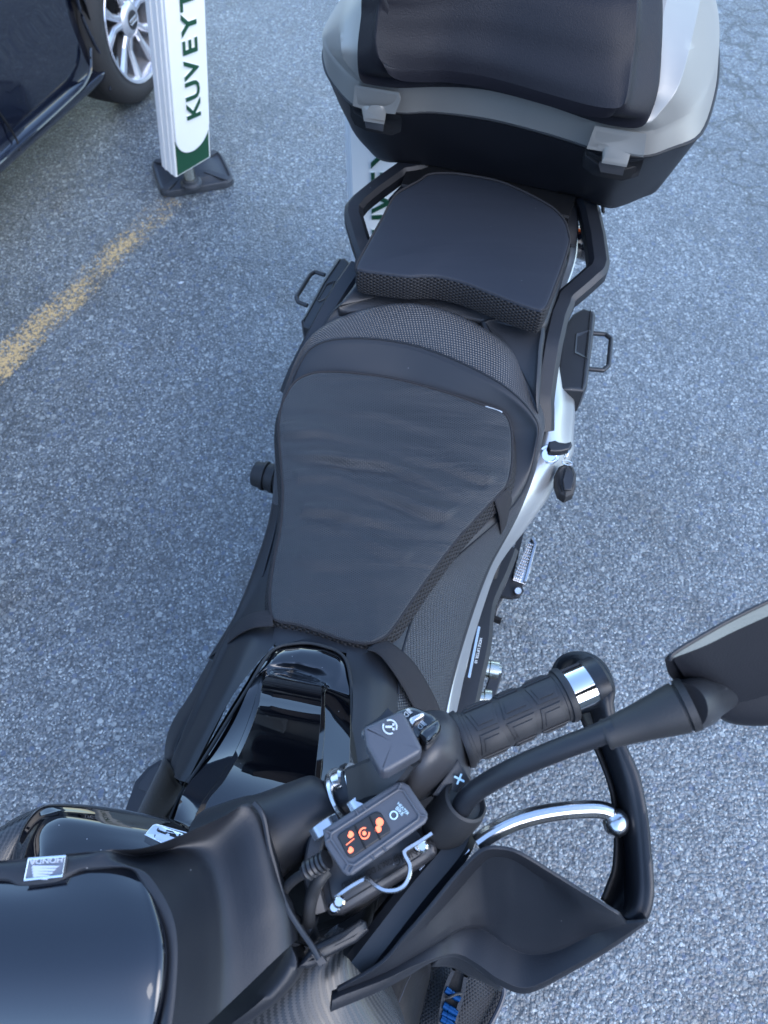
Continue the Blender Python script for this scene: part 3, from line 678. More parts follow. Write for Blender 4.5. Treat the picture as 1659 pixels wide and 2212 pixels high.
# frame flank on the left under the seat
surf('left_flank', [[(610, 1060, .70), (600, 1160, .70), (555, 1265, .70), (520, 1345, .70), (470, 1410, .70)], [(606, 1060, .66), (585, 1170, .66), (548, 1265, .66), (507, 1340, .66), (455, 1425, .66)], [(620, 1060, .45), (600, 1160, .45), (560, 1260, .45), (520, 1340, .45), (480, 1420, .45)]], m_plastic, bike, solid=.004)
#PART3
# ------------------------------------------------------------------ gloss tank cover
def on_slope(u, v, lift=0):
    z = .9
    for _ in range(14):
        p_ = P(u, v, z); z = min(1.03, .820 + (.372 - p_.dot(AX)) * .70 - .05 * (p_.dot(PX) + .18) + lift)
    return P(u, v, z)
TK = [  # left outline, left facet edge, centre left, centre right, right facet edge, right outline (front to back of the bike runs down)
 [(598, 1400, .80), (622, 1396, .80), (650, 1392, .80), (700, 1398, .80), (722, 1406, .80), (741, 1418, .80)],
 [(596, 1402, .838), (620, 1398, .838), (650, 1395, .838), (700, 1401, .838), (724, 1410, .838), (742, 1420, .838)],
 [(582, 1418, .846), (606, 1409, .848), (650, 1405, .849), (700, 1411, .849), (732, 1424, .848), (750, 1436, .845)],
 [(566, 1440, .850), (590, 1428, .852), (645, 1430, .852), (695, 1442, .852), (735, 1458, .852), (755, 1470, .849)],
 [(556, 1456, .852), (576, 1444, .852), (625, 1450, .850), (680, 1468, .850), (716, 1486, .852), (757, 1500, .852)],
 [(546, 1474, .854), (564, 1462, .849), ('s', 574, 1464), ('s', 694, 1486), (702, 1492, .856), (757, 1512, .857)],
 [(505, 1540, .860), (545, 1532, .858), ('s', 556, 1534), ('s', 692, 1562), (702, 1568, .878), (757, 1574, .878)],
 [(462, 1612, .870), (515, 1610, .876), ('s', 526, 1612), ('s', 684, 1644), (695, 1650, .902), (755, 1654, .902)],
 [(425, 1668, .880), (475, 1680, .895), ('s', 486, 1684), ('s', 676, 1728), (688, 1734, .928), (753, 1740, .926)],
 [(395, 1715, .888), (430, 1745, .905), ('s', 442, 1752), ('s', 668, 1816), (680, 1822, .950), (752, 1826, .945)],
 [(370, 1790, .896), (400, 1830, .894), ('s', 470, 1870), ('s', 640, 1900), (676, 1900, .915), (752, 1905, .915)]]
tk = []
for r_ in TK:
    q_ = [on_slope(u[1], u[2]) if u[0] == 's' else P(*u) for u in r_]
    tk.append([q_[0] - PX * .014 - UP * .022] + q_ + [q_[-1] + PX * .012 - UP * .022])
surf('tank_cover', tk, m_gloss, bike, nu=6, nv=6, smu=False, ang=24, bevel=.0025)
slab('seat_nose', [(590, 1392, .834), (640, 1386, .835), (690, 1389, .835), (745, 1410, .836), (800, 1405, .83), (790, 1340, .825), (700, 1320, .822), (610, 1330, .826)], m_vinyl, bike, down=.03)
lidline = [(405, 1692, .882), (440, 1640, .878), (503, 1538, .866), (540, 1478, .859), (572, 1424, .853), (598, 1399, .842), (640, 1390, .840), (672, 1390, .840), (702, 1397, .842), (727, 1406, .843), (746, 1424, .846), (756, 1460, .852), (760, 1512, .860), (757, 1645, .884), (752, 1760, .90)]
tube('lid_seal', lidline, .0022, m_rubber, bike, n=8)
# gloss flank in front of the seat horn and grey step panel beside it
surf('tank_flank', [[(404, 1690, .878), (372, 1768, .89), (340, 1860, .90), (310, 1960, .9)], [(398, 1702, .87), (352, 1768, .875), (315, 1850, .87), (280, 1950, .87)], [(362, 1640, .80), (304, 1758, .80), (280, 1840, .80), (250, 1940, .8)], [(356, 1650, .70), (298, 1770, .66), (270, 1840, .66), (240, 1940, .66)]], m_gloss2, bike, nu=6, nv=5, solid=.003)
slab('step_panel', [(348, 1640, .62), (318, 1658, .62), (292, 1688, .62), (270, 1750, .62), (300, 1800, .62), (360, 1780, .62), (380, 1700, .62)], m_plastic, bike, down=.03, smooth=False, bevel=.004)
slab('step_inset', [(340, 1652, .622), (322, 1664, .622), (298, 1696, .622), (300, 1704, .622), (340, 1722, .622), (360, 1680, .622)], m_plastic2, bike, down=.006, smooth=False, bevel=.003)
# gloss side fairing with chrome emblem, carbon flank
FA = [
 [(-20, 2100, .92), (30, 1860, .93), (44, 1812, .94), (58, 1783, .95), (76, 1758, .955), (98, 1741, .96), (130, 1736, .96), (190, 1738, .96), (260, 1747, .955), (342, 1763, .95), (400, 1778, .945), (480, 1830, .94)],
 [(-5, 2110, .96), (40, 1868, .965), (54, 1820, .97), (68, 1793, .975), (86, 1772, .98), (108, 1760, .983), (138, 1756, .985), (196, 1762, .985), (262, 1772, .982), (338, 1784, .978), (392, 1802, .972), (470, 1850, .968)],
 [(10, 2120, .975), (52, 1880, .98), (64, 1838, .985), (78, 1815, .99), (94, 1800, .992), (116, 1794, .994), (146, 1790, .995), (200, 1794, .995), (262, 1802, .993), (332, 1814, .99), (384, 1830, .985), (460, 1870, .98)],
 [(60, 2130, .99), (90, 1930, .995), (98, 1900, 1.0), (106, 1880, 1.0), (120, 1870, 1.0), (140, 1865, 1.0), (165, 1862, 1.0), (210, 1864, 1.0), (262, 1870, 1.0), (320, 1882, 1.0), (370, 1900, .995), (440, 1940, .99)],
 [(110, 2200, .99), (130, 2050, .99), (140, 2040, .99), (150, 2030, .99), (160, 2025, .99), (175, 2020, .99), (190, 2020, .99), (220, 2020, .99), (262, 2025, .99), (310, 2035, .99), (350, 2050, .99), (420, 2090, .98)]]
fz = surf('side_fairing', [[P(u, v, z, z - .12) for u, v, z in FA[0]]] + FA, m_gloss, bike, nu=4, nv=5, ang=70)
ec = [(311, 1804, .990), (318, 1794, .990), (330, 1781, .990), (338, 1779, .990), (404, 1797, .985), (428, 1809, .985), (415, 1846, .988), (352, 1824, .992)]
em = slab('chrome_emblem', [(u, v, z + .006) for u, v, z in ec], m_chrome, fz, down=.01, smooth=False, fsm=3, crown=.002, r=.0012, bevel=.0015)
for g_ in ([(600, 330), (560, 380), (770, 460), (800, 430)], [(800, 400), (960, 430), (1050, 510), (880, 470), (890, 500), (1080, 560), (1115, 555)], [(1110, 560), (1140, 490), (1168, 502)]):
    tube('emblem_mark', [P(291.6 + x * .0846, 1760.3 + y * .0846, .9985 - max(0, x - 700) * .000004) for x, y in g_], .0007, m_btn, em, n=6, ns=1, sm=False)
surf('carbon_flank', [[(-60, 1830, .93), (0, 1797, .93), (40, 1772, .93), (76, 1756, .93), (100, 1745, .93)], [(-60, 1850, .945), (0, 1815, .945), (34, 1795, .945), (58, 1782, .945), (80, 1770, .945)], [(-60, 1960, .93), (-20, 1940, .93), (10, 1900, .93), (30, 1862, .93), (60, 1850, .93)]], m_carbon, bike, solid=.004, nu=5)

# ------------------------------------------------------------------ dash: gloss windscreen, matt surround
Wd = [(-150, 1905), (-60, 1903), (14, 1905), (38, 1917), (66, 1918), (122, 1909), (172, 1884), (200, 1880), (276, 1876), (304, 1907), (344, 1989), (358, 2053), (354, 2139), (342, 2230), (325, 2330)]
Ou = [(-150, 1873), (-60, 1866), (0, 1860), (30, 1857), (60, 1854), (107, 1849), (180, 1842), (240, 1836), (330, 1827), (470, 1770), (545, 1737), (580, 1830), (604, 1920), (622, 1966), (630, 2040)]
Oz = [1.19] * 8 + [1.185, 1.165, 1.15, 1.145, 1.14, 1.135, 1.13]
rw = [[], [], [], [], [], []]
n_ = len(Wd)
for i in range(n_):
    a, b_ = Vector((*Wd[i], 0)), Vector((*Ou[i], 0)); zo = Oz[i]
    if i < 8:
        ts = (.0, .12, .35, .6, .8, .93, 1); zs = (1.193, 1.197, 1.198, 1.198, 1.197, 1.195, zo)
    else:
        k = min(1, (i - 7) / 2.5)
        ts = (.0, .03, .10, .15, .42, .60, 1); zs = (1.192, 1.197, 1.197, 1.195 - .003 * k, 1.188 - .030 * k, 1.178 - .034 * k, zo + .002)
    if not rw[0]: rw = [[] for _ in range(8)]
    rw[0].append(P(a.x, a.y, 1.175))
    for m_, (t_, z_) in enumerate(zip(ts, zs)):
        q_ = a.lerp(b_, t_); rw[m_ + 1].append(P(q_.x, q_.y, z_))
rw.append([q_ - UP * .05 for q_ in rw[7]])
dash = surf('dash_surround', rw, m_plastic, bike, nu=5, nv=6, ang=70)
# lower cowl towards the nose
surf('front_cowl', [[(628, 2040, 1.128), (640, 2088, 1.125), (600, 2150, 1.12), (520, 2215, 1.115), (400, 2290, 1.11)], [(622, 1966, 1.09), (560, 2060, 1.09), (500, 2130, 1.09), (440, 2180, 1.10), (380, 2230, 1.10)]][::-1] + [[P(u, v, z, z - .10) for u, v, z in [(628, 2040, 1.128), (640, 2088, 1.125), (600, 2150, 1.12), (520, 2215, 1.115), (400, 2290, 1.11)]]], m_plastic, bike, nu=5, nv=4, ang=70)
ws = surf('windscreen', [r + [(r[-1][0] + 12, r[-1][1], r[-1][2] - .0015), (r[-1][0] + 20, r[-1][1], r[-1][2] - .012), (r[-1][0] + 40, r[-1][1] + 4, r[-1][2] - .050)] for r in [
    [(-150, 1896, 1.1900), (-60, 1894, 1.1900), (60, 1896, 1.1900), (160, 1878, 1.1900), (230, 1870, 1.1890), (284, 1874, 1.1870)],
    [(-150, 1958, 1.2000), (-60, 1958, 1.2000), (60, 1958, 1.2000), (170, 1958, 1.2000), (260, 1950, 1.1990), (314, 1950, 1.1970)],
    [(-150, 2040, 1.2060), (-60, 2040, 1.2060), (60, 2040, 1.2060), (180, 2040, 1.2060), (280, 2040, 1.2050), (335, 2040, 1.2030)],
    [(-150, 2130, 1.2050), (-60, 2130, 1.2050), (60, 2130, 1.2050), (180, 2130, 1.2050), (280, 2130, 1.2040), (332, 2130, 1.2020)],
    [(-150, 2230, 1.1930), (-60, 2230, 1.1930), (60, 2230, 1.1930), (180, 2230, 1.1930), (280, 2230, 1.1920), (320, 2230, 1.1900)],
    [(-150, 2340, 1.1700), (-60, 2340, 1.1700), (60, 2340, 1.1700), (180, 2340, 1.1700), (270, 2340, 1.1690), (312, 2340, 1.1670)]]], m_glossb, bike, nu=6, nv=6, ang=80, solid=.003, flip=False)
# maker's badge
bc = [P(63, 1856, 1.2005), P(143, 1850, 1.2005), P(136, 1892, 1.2005), P(54, 1901, 1.2005)]
bd = slab('badge', bc, M('badge_enamel', (.20, .21, .24), .3, metal=.6), dash, down=.003, smooth=False, fsm=1, bevel=.001)
tube('badge_frame', [q_ + UP * .0006 for q_ in bc], .0011, m_chrome, bd, n=8, sm=False, ns=1, closed=True)
ex = (bc[0] - bc[1]).normalized(); ey = UP.cross(ex)
cc = sum(bc, Vector()) / 4
text('badge_lettering', 'HONDA', cc - ey * .0045 + UP * .0006, ex, ey, .0048, m_relief, bd, ext=.0007, sx=1.25, bold=.01)
vs = []; fs = []
for k in range(5):
    o_ = cc + UP * .001 + ey * (-.0005 + k * .0017) + ex * (.000 + k * .001); L_ = .0095 - k * .0016
    for p_ in (o_ - ex * .0095 + ex * k * .001, o_ + ex * L_ * .9 - ey * .0015, o_ + ex * L_ + ey * .0002, o_ - ex * .007 + ey * .0012): vs.append(p_)
    fs.append(tuple(range(4 * k, 4 * k + 4)))
mk('badge_wing', vs, fs, m_relief, bd, smooth=False, solid=.0005)

# ------------------------------------------------------------------ handlebar cover, bar, clamps
tube('bar_cover', [(480, 1850, 1.08), (555, 1815, 1.10), (600, 1790, 1.105), (660, 1757, 1.11), (700, 1735, 1.112), (716, 1726, 1.112)], .03, m_plastic, bike, n=24, radii=[.040, .036, .031, .0275, .024, .016])
tube('cover_joint', [P(548, 1735, 1.155), P(562, 1751, 1.155), P(572, 1776, 1.152), P(582, 1830, 1.147), P(594, 1874, 1.142), P(606, 1922, 1.138), P(623, 1966, 1.136), P(650, 2010, 1.132), P(673, 2043, 1.13), P(689, 2071, 1.128)], .0022, m_plastic2, bike, n=8)
slab('cover_lip', [(640, 2090, 1.122), (672, 2043, 1.126), (740, 2010, 1.12), (778, 1985, 1.115), (790, 1990, 1.112), (796, 2010, 1.11), (770, 2035, 1.11), (700, 2070, 1.115), (692, 2082, 1.12), (665, 2092, 1.12)], m_plastic, bike, down=.035, r=.004, smooth=False, fsm=3)
slab('joint_clip', [(672, 2062, 1.128), (690, 2058, 1.128), (706, 2078, 1.126), (690, 2088, 1.126)], m_plastic2, bike, down=.01, smooth=False, bevel=.002)
bar0, bar1 = P(700, 1750, 1.10), P(1290, 1470, 1.15)
def on_bar(u, v, z): return P(u, v, z)
bx = P(1206, 1508, 1.145) - P(1003, 1595, 1.14); bx.normalize()
hb = tube('handlebar', [(690, 1750, 1.105), (800, 1690, 1.12), (900, 1642, 1.13), (1003, 1597, 1.138), (1206, 1508, 1.145), (1262, 1484, 1.147)], .0115, m_dark, bike)
lathe('bar_clamp', (712, 1735, 1.108), (800, 1690, 1.12), [(0, .012), (.02, .018), (.18, .018), (.2, .0215), (.27, .0215), (.28, .016), (.55, .017), (.56, .0225), (.66, .0225), (.67, .017), (1, .017)], m_plastic, bike)
lathe('clamp_ring', (738, 1722, 1.112), (748, 1717, 1.114), [(0, .0218), (.2, .0232), (.8, .0232), (1, .0218)], m_alloy, bike)
lathe('clamp_ring', (775, 1708, 1.118), (781, 1705, 1.119), [(0, .0215), (.2, .0228), (.8, .0228), (1, .0215)], m_chrome, bike)
lathe('clamp_bolt', (728, 1686, 1.125), (746, 1678, 1.13), [(0, .008), (.8, .008), (1, .006)], m_alloy, bike)
# grip with moulded pads
g0, g1 = P(992, 1600, 1.138), P(1228, 1498, 1.146)
grip = lathe('grip', g0, g1, [(0, .015), (.0, .0225), (.02, .0235), (.05, .0235), (.055, .0215), (.08, .0215), (.085, .0200), (.90, .0200), (.905, .0205), (.93, .0205), (.935, .0225), (.965, .0232), (.99, .0225), (1, .019), (1.0, .012)], m_grip, bike, n=48)
ga = (g1 - g0); GL = ga.length; ga.normalize(); gs = ga.cross(UP).normalized(); gu = gs.cross(ga)
def gp(t, a, r): return g0 + ga * GL * t + (gu * math.cos(a) + gs * math.sin(a)) * r
vs = []; fs = []
def gpad(t0, t1, t0b, t1b, a0, a1, r0=.0190, r1=.0209):
    k0 = len(vs); N_ = 7
    for r_, ins in ((r0, 0), (r1 - .0004, .0), (r1, .018)):
        for i in range(N_):
            f = i / (N_ - 1); f2 = ins * 1.2 + f * (1 - 2.4 * ins)
            ta = t0 + (t0b - t0) * f2 + ins; tb = t1 + (t1b - t1) * f2 - ins; a = a0 + (a1 - a0) * f2
            vs.extend((gp(ta, a, r_), gp(tb, a, r_)))
    for l in range(2):
        o_ = k0 + l * 2 * N_; p_ = o_ + 2 * N_
        for i in range(N_ - 1):
            fs.append((o_ + 2 * i, o_ + 2 * i + 2, p_ + 2 * i + 2, p_ + 2 * i)); fs.append((o_ + 2 * i + 3, o_ + 2 * i + 1, p_ + 2 * i + 1, p_ + 2 * i + 3))
        fs.append((o_ + 1, o_, p_, p_ + 1)); e_ = 2 * N_ - 2; fs.append((o_ + e_, o_ + e_ + 1, p_ + e_ + 1, p_ + e_))
    o_ = k0 + 4 * N_
    for i in range(N_ - 1): fs.append((o_ + 2 * i, o_ + 2 * i + 2, o_ + 2 * i + 3, o_ + 2 * i + 1))
def rings_of_pads(h_, m0, r0_, r1_, sk):
    for ring in range(6):
        a_c = -.30 + ring * math.pi / 3
        for k in range(3):
            t0 = .112 + k * .268 + m0; t1 = .112 + k * .268 + .248 - m0
            if (k + ring) % 2 == 0: gpad(t0, t1, t0 + sk, t1 - sk, a_c - h_, a_c + h_, r0_, r1_)
            else: gpad(t0 + sk, t1 - sk, t0, t1, a_c - h_, a_c + h_, r0_, r1_)
rings_of_pads(.44, 0, .0190, .0212, .035)
gm = mk('grip_pads', vs, fs, m_grip, grip, ang=25)
vs = []; fs = []
rings_of_pads(.26, .035, .0205, .0222, .022)
mk('grip_inset', vs, fs, m_grip, grip, ang=25)
lathe('bar_end', g1, P(1282, 1474, 1.149), [(0, .012), (0, .0190), (.04, .0200), (.82, .0200), (.86, .019), (.88, .0185)], m_chrome, bike, n=48)
lathe('bar_end_cap', P(1270, 1480, 1.149), P(1302, 1465, 1.150), [(0, .0202), (.05, .0206), (.8, .0205), (1, .018)], m_plastic2, bike, n=40)

# ------------------------------------------------------------------ switchgear
sw = surf('switch_housing', [
  [(885, 1600, 1.10), (884, 1580, 1.135), (900, 1555, 1.148), (925, 1545, 1.150), (955, 1546, 1.145), (968, 1552, 1.125)],
  [(880, 1640, 1.10), (880, 1615, 1.145), (905, 1590, 1.165), (940, 1572, 1.168), (975, 1566, 1.158), (985, 1575, 1.125)],
  [(875, 1680, 1.10), (878, 1660, 1.150), (905, 1640, 1.172), (945, 1615, 1.175), (985, 1600, 1.160), (1000, 1610, 1.125)],
  [(880, 1720, 1.10), (884, 1705, 1.145), (900, 1690, 1.158), (938, 1665, 1.163), (985, 1645, 1.155), (1006, 1655, 1.12)],
  [(890, 1735, 1.08), (895, 1725, 1.12), (915, 1715, 1.132), (945, 1700, 1.135), (985, 1672, 1.13), (1010, 1680, 1.10)]], m_switch, bike, nu=6, nv=6, solid=.004, ang=60)
slab('plus_button', [(934, 1716, 1.150), (989, 1640, 1.164), (1003, 1660, 1.160), (1018, 1687, 1.156), (1000, 1702, 1.153), (968, 1726, 1.149)], m_switch, sw, down=.012, smooth=False, fsm=2, r=.001, bevel=.001)
pc_ = P(992, 1683, 1.1605); exx = P(1002, 1688, 1.1605) - pc_; exx.normalize(); eyy = UP.cross(exx)
vs, fs = boxm([(pc_, exx * .0042, eyy * .0007, UP * .0007), (pc_, eyy * .0042, exx * .0007, UP * .0006)])
mk('plus_mark', vs, fs, m_cyan, sw, smooth=False)
bs_ = slab('beam_switch', [(852, 1540, 1.176), (868, 1530, 1.178), (888, 1525, 1.180), (911, 1531, 1.181), (944, 1551, 1.182), (935, 1575, 1.184), (912, 1596, 1.184), (895, 1596, 1.184), (870, 1560, 1.18)], m_gloss, sw, down=.03, r=.003, n=4)
slab('beam_rocker', [(906, 1583, 1.196), (922, 1568, 1.195), (944, 1553, 1.192), (951, 1560, 1.192), (953, 1572, 1.193), (944, 1588, 1.196), (926, 1604, 1.199), (918, 1604, 1.199)], m_gloss, sw, down=.034, r=.003, n=4, taper=-.002)
slab('switch_bridge', [(884, 1553, 1.186), (895, 1546, 1.186), (912, 1539, 1.186), (917, 1543, 1.186), (913, 1549, 1.186), (897, 1558, 1.187), (890, 1566, 1.188)], m_rim, sw, down=.005, r=.0012, n=3)
tube('housing_groove', [(930, 1612, 1.180), (905, 1650, 1.176)], .0005, m_dark, sw, n=6)
def beam_icon(u, v, z, s=.0024, flipn=False):
    c = P(u, v, z); e1 = (P(u + 12, v - 12, z) - c).normalized(); e2 = UP.cross(e1)
    pts = [c - e1 * s * .0 + e2 * s * .8] + [c - e1 * s * 1.1 * math.sin(a) + e2 * s * .8 * math.cos(a) for a in [R(x) for x in range(20, 180, 20)]] + [c - e2 * s * .8]
    k = tube('beam_icon', pts, .00028, m_white, sw, n=6, ns=1, closed=True)
    vs, fs = boxm([(c + e1 * s * .9 + e2 * s * d, (e1 - e2 * .25).normalized() * s * .5, e2 * .00025, UP * .0003) for d in (-.75, -.35, .05, .45, .85)])
    mk('beam_lines', vs, fs, m_white, k, smooth=False)
beam_icon(880, 1541, 1.1815); beam_icon(910, 1567, 1.1850)
surf_lv = bar('pass_lever', [(800, 1592, 1.176), (832, 1572, 1.178), (856, 1548, 1.18)], .018, .006, m_plastic2, sw, ns=4)
lathe('lever_screw', (797, 1586, 1.165), (806, 1580, 1.18), [(0, .006), (.8, .006), (1, .004)], m_alloy, sw)
# square mount cap with print
cap_o = [(785, 1574), (789, 1568), (858, 1537), (868, 1537), (875, 1543), (911, 1612), (911, 1622), (904, 1629), (840, 1666), (829, 1668), (820, 1664), (790, 1610)]
cp = slab('mount_cap', [(u, v, 1.212) for u, v in cap_o], m_ctrl, bike, down=.024, r=.003, smooth=False, fsm=3, crown=0)
c_ = P(842, 1570, 1.2130); e1 = (P(857, 1585, 1.2130) - c_).normalized(); e2 = UP.cross(e1)
for a0 in (20, 200):
    tube('print_arc', [c_ + (e1 * math.cos(R(a)) + e2 * math.sin(R(a))) * .0049 for a in range(a0, a0 + 141, 14)], .0006, m_white, cp, n=6, ns=1)
vs, fs = boxm([(c_, (e1 - e2).normalized() * .0007, (e1 + e2).normalized() * .0033, UP * .0004), (c_ + (e1 + e2).normalized() * .0026, (e1 - e2).normalized() * .0024, (e1 + e2).normalized() * .0008, UP * .0004)])
mk('print_bar', vs, fs, m_white, cp, smooth=False)
bar('mount_arm', [(870, 1620, 1.18), (830, 1670, 1.165), (795, 1690, 1.15), (770, 1700, 1.14)], .03, .02, m_plastic2, bike)
tube('mount_stem', [(850, 1610, 1.19), (845, 1630, 1.16), (840, 1660, 1.13)], .014, m_dark, bike)

# ------------------------------------------------------------------ mirror, stem, perch
lathe('mirror_perch', (948, 1795, 1.115), (1008, 1728, 1.155), [(0, .008), (.05, .0165), (.25, .0195), (.8, .0190), (.97, .0175), (1, .0155), (.92, .0135)], m_rubber, bike, n=32)
mst = tube('mirror_stem', [(990, 1756, 1.15), (1012, 1722, 1.165), (1055, 1690, 1.18), (1120, 1656, 1.20), (1200, 1622, 1.218), (1280, 1592, 1.232), (1330, 1572, 1.24)], .0078, m_plastic, bike, n=20, ns=8)
lathe('mirror_boot', (1306, 1588, 1.234), (1492, 1520, 1.255), [(0, .0079), (.0, .0098), (.03, .0106), (.07, .0100), (.5, .0136), (.85, .0172), (.88, .0172), (.885, .0155), (.91, .0155), (.915, .018), (1, .018)], m_rubber, bike, n=32)
lathe('mirror_joint', (1478, 1526, 1.245), (1560, 1500, 1.20), [(0, .016), (.1, .0175), (.35, .0175), (.5, .015), (1, .012)], m_plastic2, bike, n=28)
mr = surf('mirror_housing', [
  [(1445, 1412, 1.285), (1500, 1378, 1.288), (1580, 1335, 1.292), (1680, 1285, 1.298), (1800, 1230, 1.305), (1960, 1210, 1.305)],
  [(1437, 1422, 1.283), (1495, 1386, 1.286), (1578, 1343, 1.290), (1680, 1293, 1.296), (1800, 1240, 1.303), (1975, 1220, 1.303)],
  [(1437, 1432, 1.270), (1492, 1415, 1.262), (1580, 1380, 1.262), (1690, 1340, 1.266), (1810, 1300, 1.274), (1990, 1290, 1.274)],
  [(1448, 1462, 1.235), (1498, 1470, 1.225), (1590, 1465, 1.222), (1700, 1450, 1.228), (1820, 1420, 1.238), (1985, 1370, 1.245)],
  [(1490, 1500, 1.205), (1530, 1530, 1.195), (1600, 1556, 1.190), (1700, 1554, 1.196), (1820, 1525, 1.208), (1960, 1445, 1.225)],
  [(1508, 1508, 1.190), (1545, 1546, 1.180), (1600, 1567, 1.176), (1700, 1562, 1.182), (1820, 1536, 1.195), (1950, 1455, 1.215)]], m_box, bike, nu=6, nv=6, ang=75)
surf('mirror_back', [[(1446, 1412, 1.285), (1500, 1378, 1.288), (1580, 1335, 1.292), (1680, 1285, 1.298), (1800, 1230, 1.305), (1960, 1210, 1.305)], [(1508, 1508, 1.190), (1545, 1546, 1.180), (1600, 1567, 1.176), (1700, 1562, 1.182), (1820, 1536, 1.195), (1950, 1455, 1.215)]], m_box, mr, nu=5, nv=3, flip=True)
surf('mirror_glass', [[(1457, 1411, 1.287), (1505, 1383, 1.290), (1580, 1342, 1.294), (1680, 1295, 1.300), (1800, 1243, 1.307)], [(1452, 1422, 1.2860), (1520, 1396, 1.288), (1590, 1362, 1.290), (1680, 1322, 1.295), (1800, 1275, 1.302)]], M('mirror_glass_face', (.10, .12, .115), .5, metal=.2, nb=.3, ns=500), mr, nu=5, nv=3)
tube('mirror_rim', [(1447, 1426, 1.285), (1455, 1411, 1.288), (1505, 1380, 1.291), (1580, 1338, 1.295), (1680, 1290, 1.301), (1800, 1238, 1.308)], .0014, m_plastic, mr, n=8)

# ------------------------------------------------------------------ lever and hand guard
lev = [(1030, 1822, 1.115), (1062, 1800, 1.118), (1110, 1776, 1.12), (1165, 1760, 1.122), (1230, 1750, 1.122), (1290, 1748, 1.12), (1322, 1756, 1.118)]
lv = bar('clutch_lever', lev, .0140, .011, m_alloy, bike, ns=6, c=.8, bevel=.0015)
lathe('lever_ball', (1306, 1765, 1.115), (1356, 1790, 1.112), [(0, .002), (.06, .0055), (.2, .0092), (.4, .0112), (.6, .0112), (.8, .0092), (.94, .0055), (1, .001)], m_alloy, lv, n=24)
bar('lever_arm', [(1000, 1822, 1.10), (970, 1850, 1.10), (920, 1895, 1.095)], .018, .012, m_alloy, lv, sm=False)
GR = [  # rows: rear rim -> hollow -> fold -> lip -> underside
 [(728, 2130, 1.095), (817, 2079, 1.10), (870, 2020, 1.11), (927, 1955, 1.125), (980, 1890, 1.135), (1021, 1846, 1.145), (1050, 1828, 1.15), (1090, 1828, 1.15), (1127, 1840, 1.15), (1200, 1884, 1.145), (1270, 1928, 1.14), (1337, 1969, 1.135)],
 [(728, 2133, 1.094), (820, 2082, 1.096), (876, 2030, 1.098), (935, 1975, 1.10), (990, 1915, 1.10), (1030, 1870, 1.11), (1056, 1848, 1.12), (1090, 1846, 1.125), (1125, 1860, 1.125), (1195, 1908, 1.125), (1262, 1952, 1.125), (1340, 1972, 1.13)],
 [(724, 2140, 1.092), (830, 2092, 1.088), (890, 2055, 1.082), (950, 2020, 1.075), (1000, 1995, 1.065), (1040, 1990, 1.06), (1070, 1995, 1.06), (1100, 2010, 1.06), (1130, 2025, 1.06), (1200, 2025, 1.07), (1270, 1995, 1.09), (1345, 1980, 1.12)],
 [(722, 2145, 1.090), (832, 2098, 1.083), (895, 2062, 1.075), (950, 2028, 1.066), (988, 2005, 1.055), (1022, 2000, 1.05), (1055, 2012, 1.05), (1090, 2038, 1.05), (1140, 2060, 1.05), (1205, 2052, 1.06), (1280, 2015, 1.08), (1352, 1988, 1.112)],
 [(716, 2160, 1.086), (825, 2118, 1.075), (885, 2088, 1.066), (935, 2066, 1.058), (970, 2056, 1.048), (1000, 2060, 1.042), (1040, 2084, 1.04), (1080, 2112, 1.04), (1140, 2130, 1.04), (1225, 2090, 1.05), (1310, 2040, 1.07), (1390, 1985, 1.10)],
 [(712, 2178, 1.080), (817, 2134, 1.066), (877, 2102, 1.055), (925, 2074, 1.047), (968, 2060, 1.038), (1000, 2066, 1.032), (1040, 2092, 1.03), (1082, 2122, 1.03), (1140, 2138, 1.03), (1230, 2094, 1.04), (1316, 2044, 1.06), (1396, 1985, 1.09)]]
GR[4] = [(u, v, GR[3][i][2] + .006) for i, (u, v, z) in enumerate(GR[4])]; GR[5] = [(u, v, GR[3][i][2] + .002) for i, (u, v, z) in enumerate(GR[5])]
GR[1] = [(u, v, z - .012) if 2 < i < 10 else (u, v, z) for i, (u, v, z) in enumerate(GR[1])]
hg = surf('hand_guard', GR + [[P(u, v, z, z - .02) + Vector((0, .01, 0)) for u, v, z in GR[-1]]], m_plastic, bike, nu=5, nv=4, smv=False, ang=50, bevel=.0015, solid=.0025)
# under-flap of the guard
surf('guard_flap', [[(940, 2068, 1.02), (972, 2052, 1.02), (1000, 2062, 1.015), (1045, 2095, 1.012), (1090, 2128, 1.012)], [(930, 2080, 1.0), (975, 2082, .995), (1010, 2100, .99), (1042, 2112, .99), (1085, 2135, .99)]], m_plastic, bike, solid=.003)
# band from the guard out to the bar end
band_o = [(1206, 1478, 1.115), (1200, 1443, 1.125), (1215, 1420, 1.135), (1248, 1411, 1.146), (1285, 1421, 1.156), (1312, 1450, 1.162), (1324, 1490, 1.162), (1322, 1530, 1.155), (1346, 1606, 1.142), (1376, 1674, 1.135), (1394, 1760, 1.128), (1402, 1838, 1.12), (1408, 1920, 1.112), (1400, 1970, 1.104), (1385, 1995, 1.098)]
band_i = [(1212, 1482, 1.112), (1209, 1450, 1.121), (1221, 1431, 1.130), (1244, 1424, 1.140), (1264, 1440, 1.150), (1282, 1470, 1.156), (1297, 1510, 1.156), (1308, 1548, 1.150), (1326, 1615, 1.135), (1350, 1690, 1.128), (1366, 1765, 1.12), (1374, 1840, 1.112), (1376, 1915, 1.105), (1368, 1960, 1.10), (1345, 1985, 1.096)]
A_ = [P(*q_) for q_ in band_o]; B_ = [P(*q_) for q_ in band_i]
deep = [q_ - UP * .030 for q_ in B_]
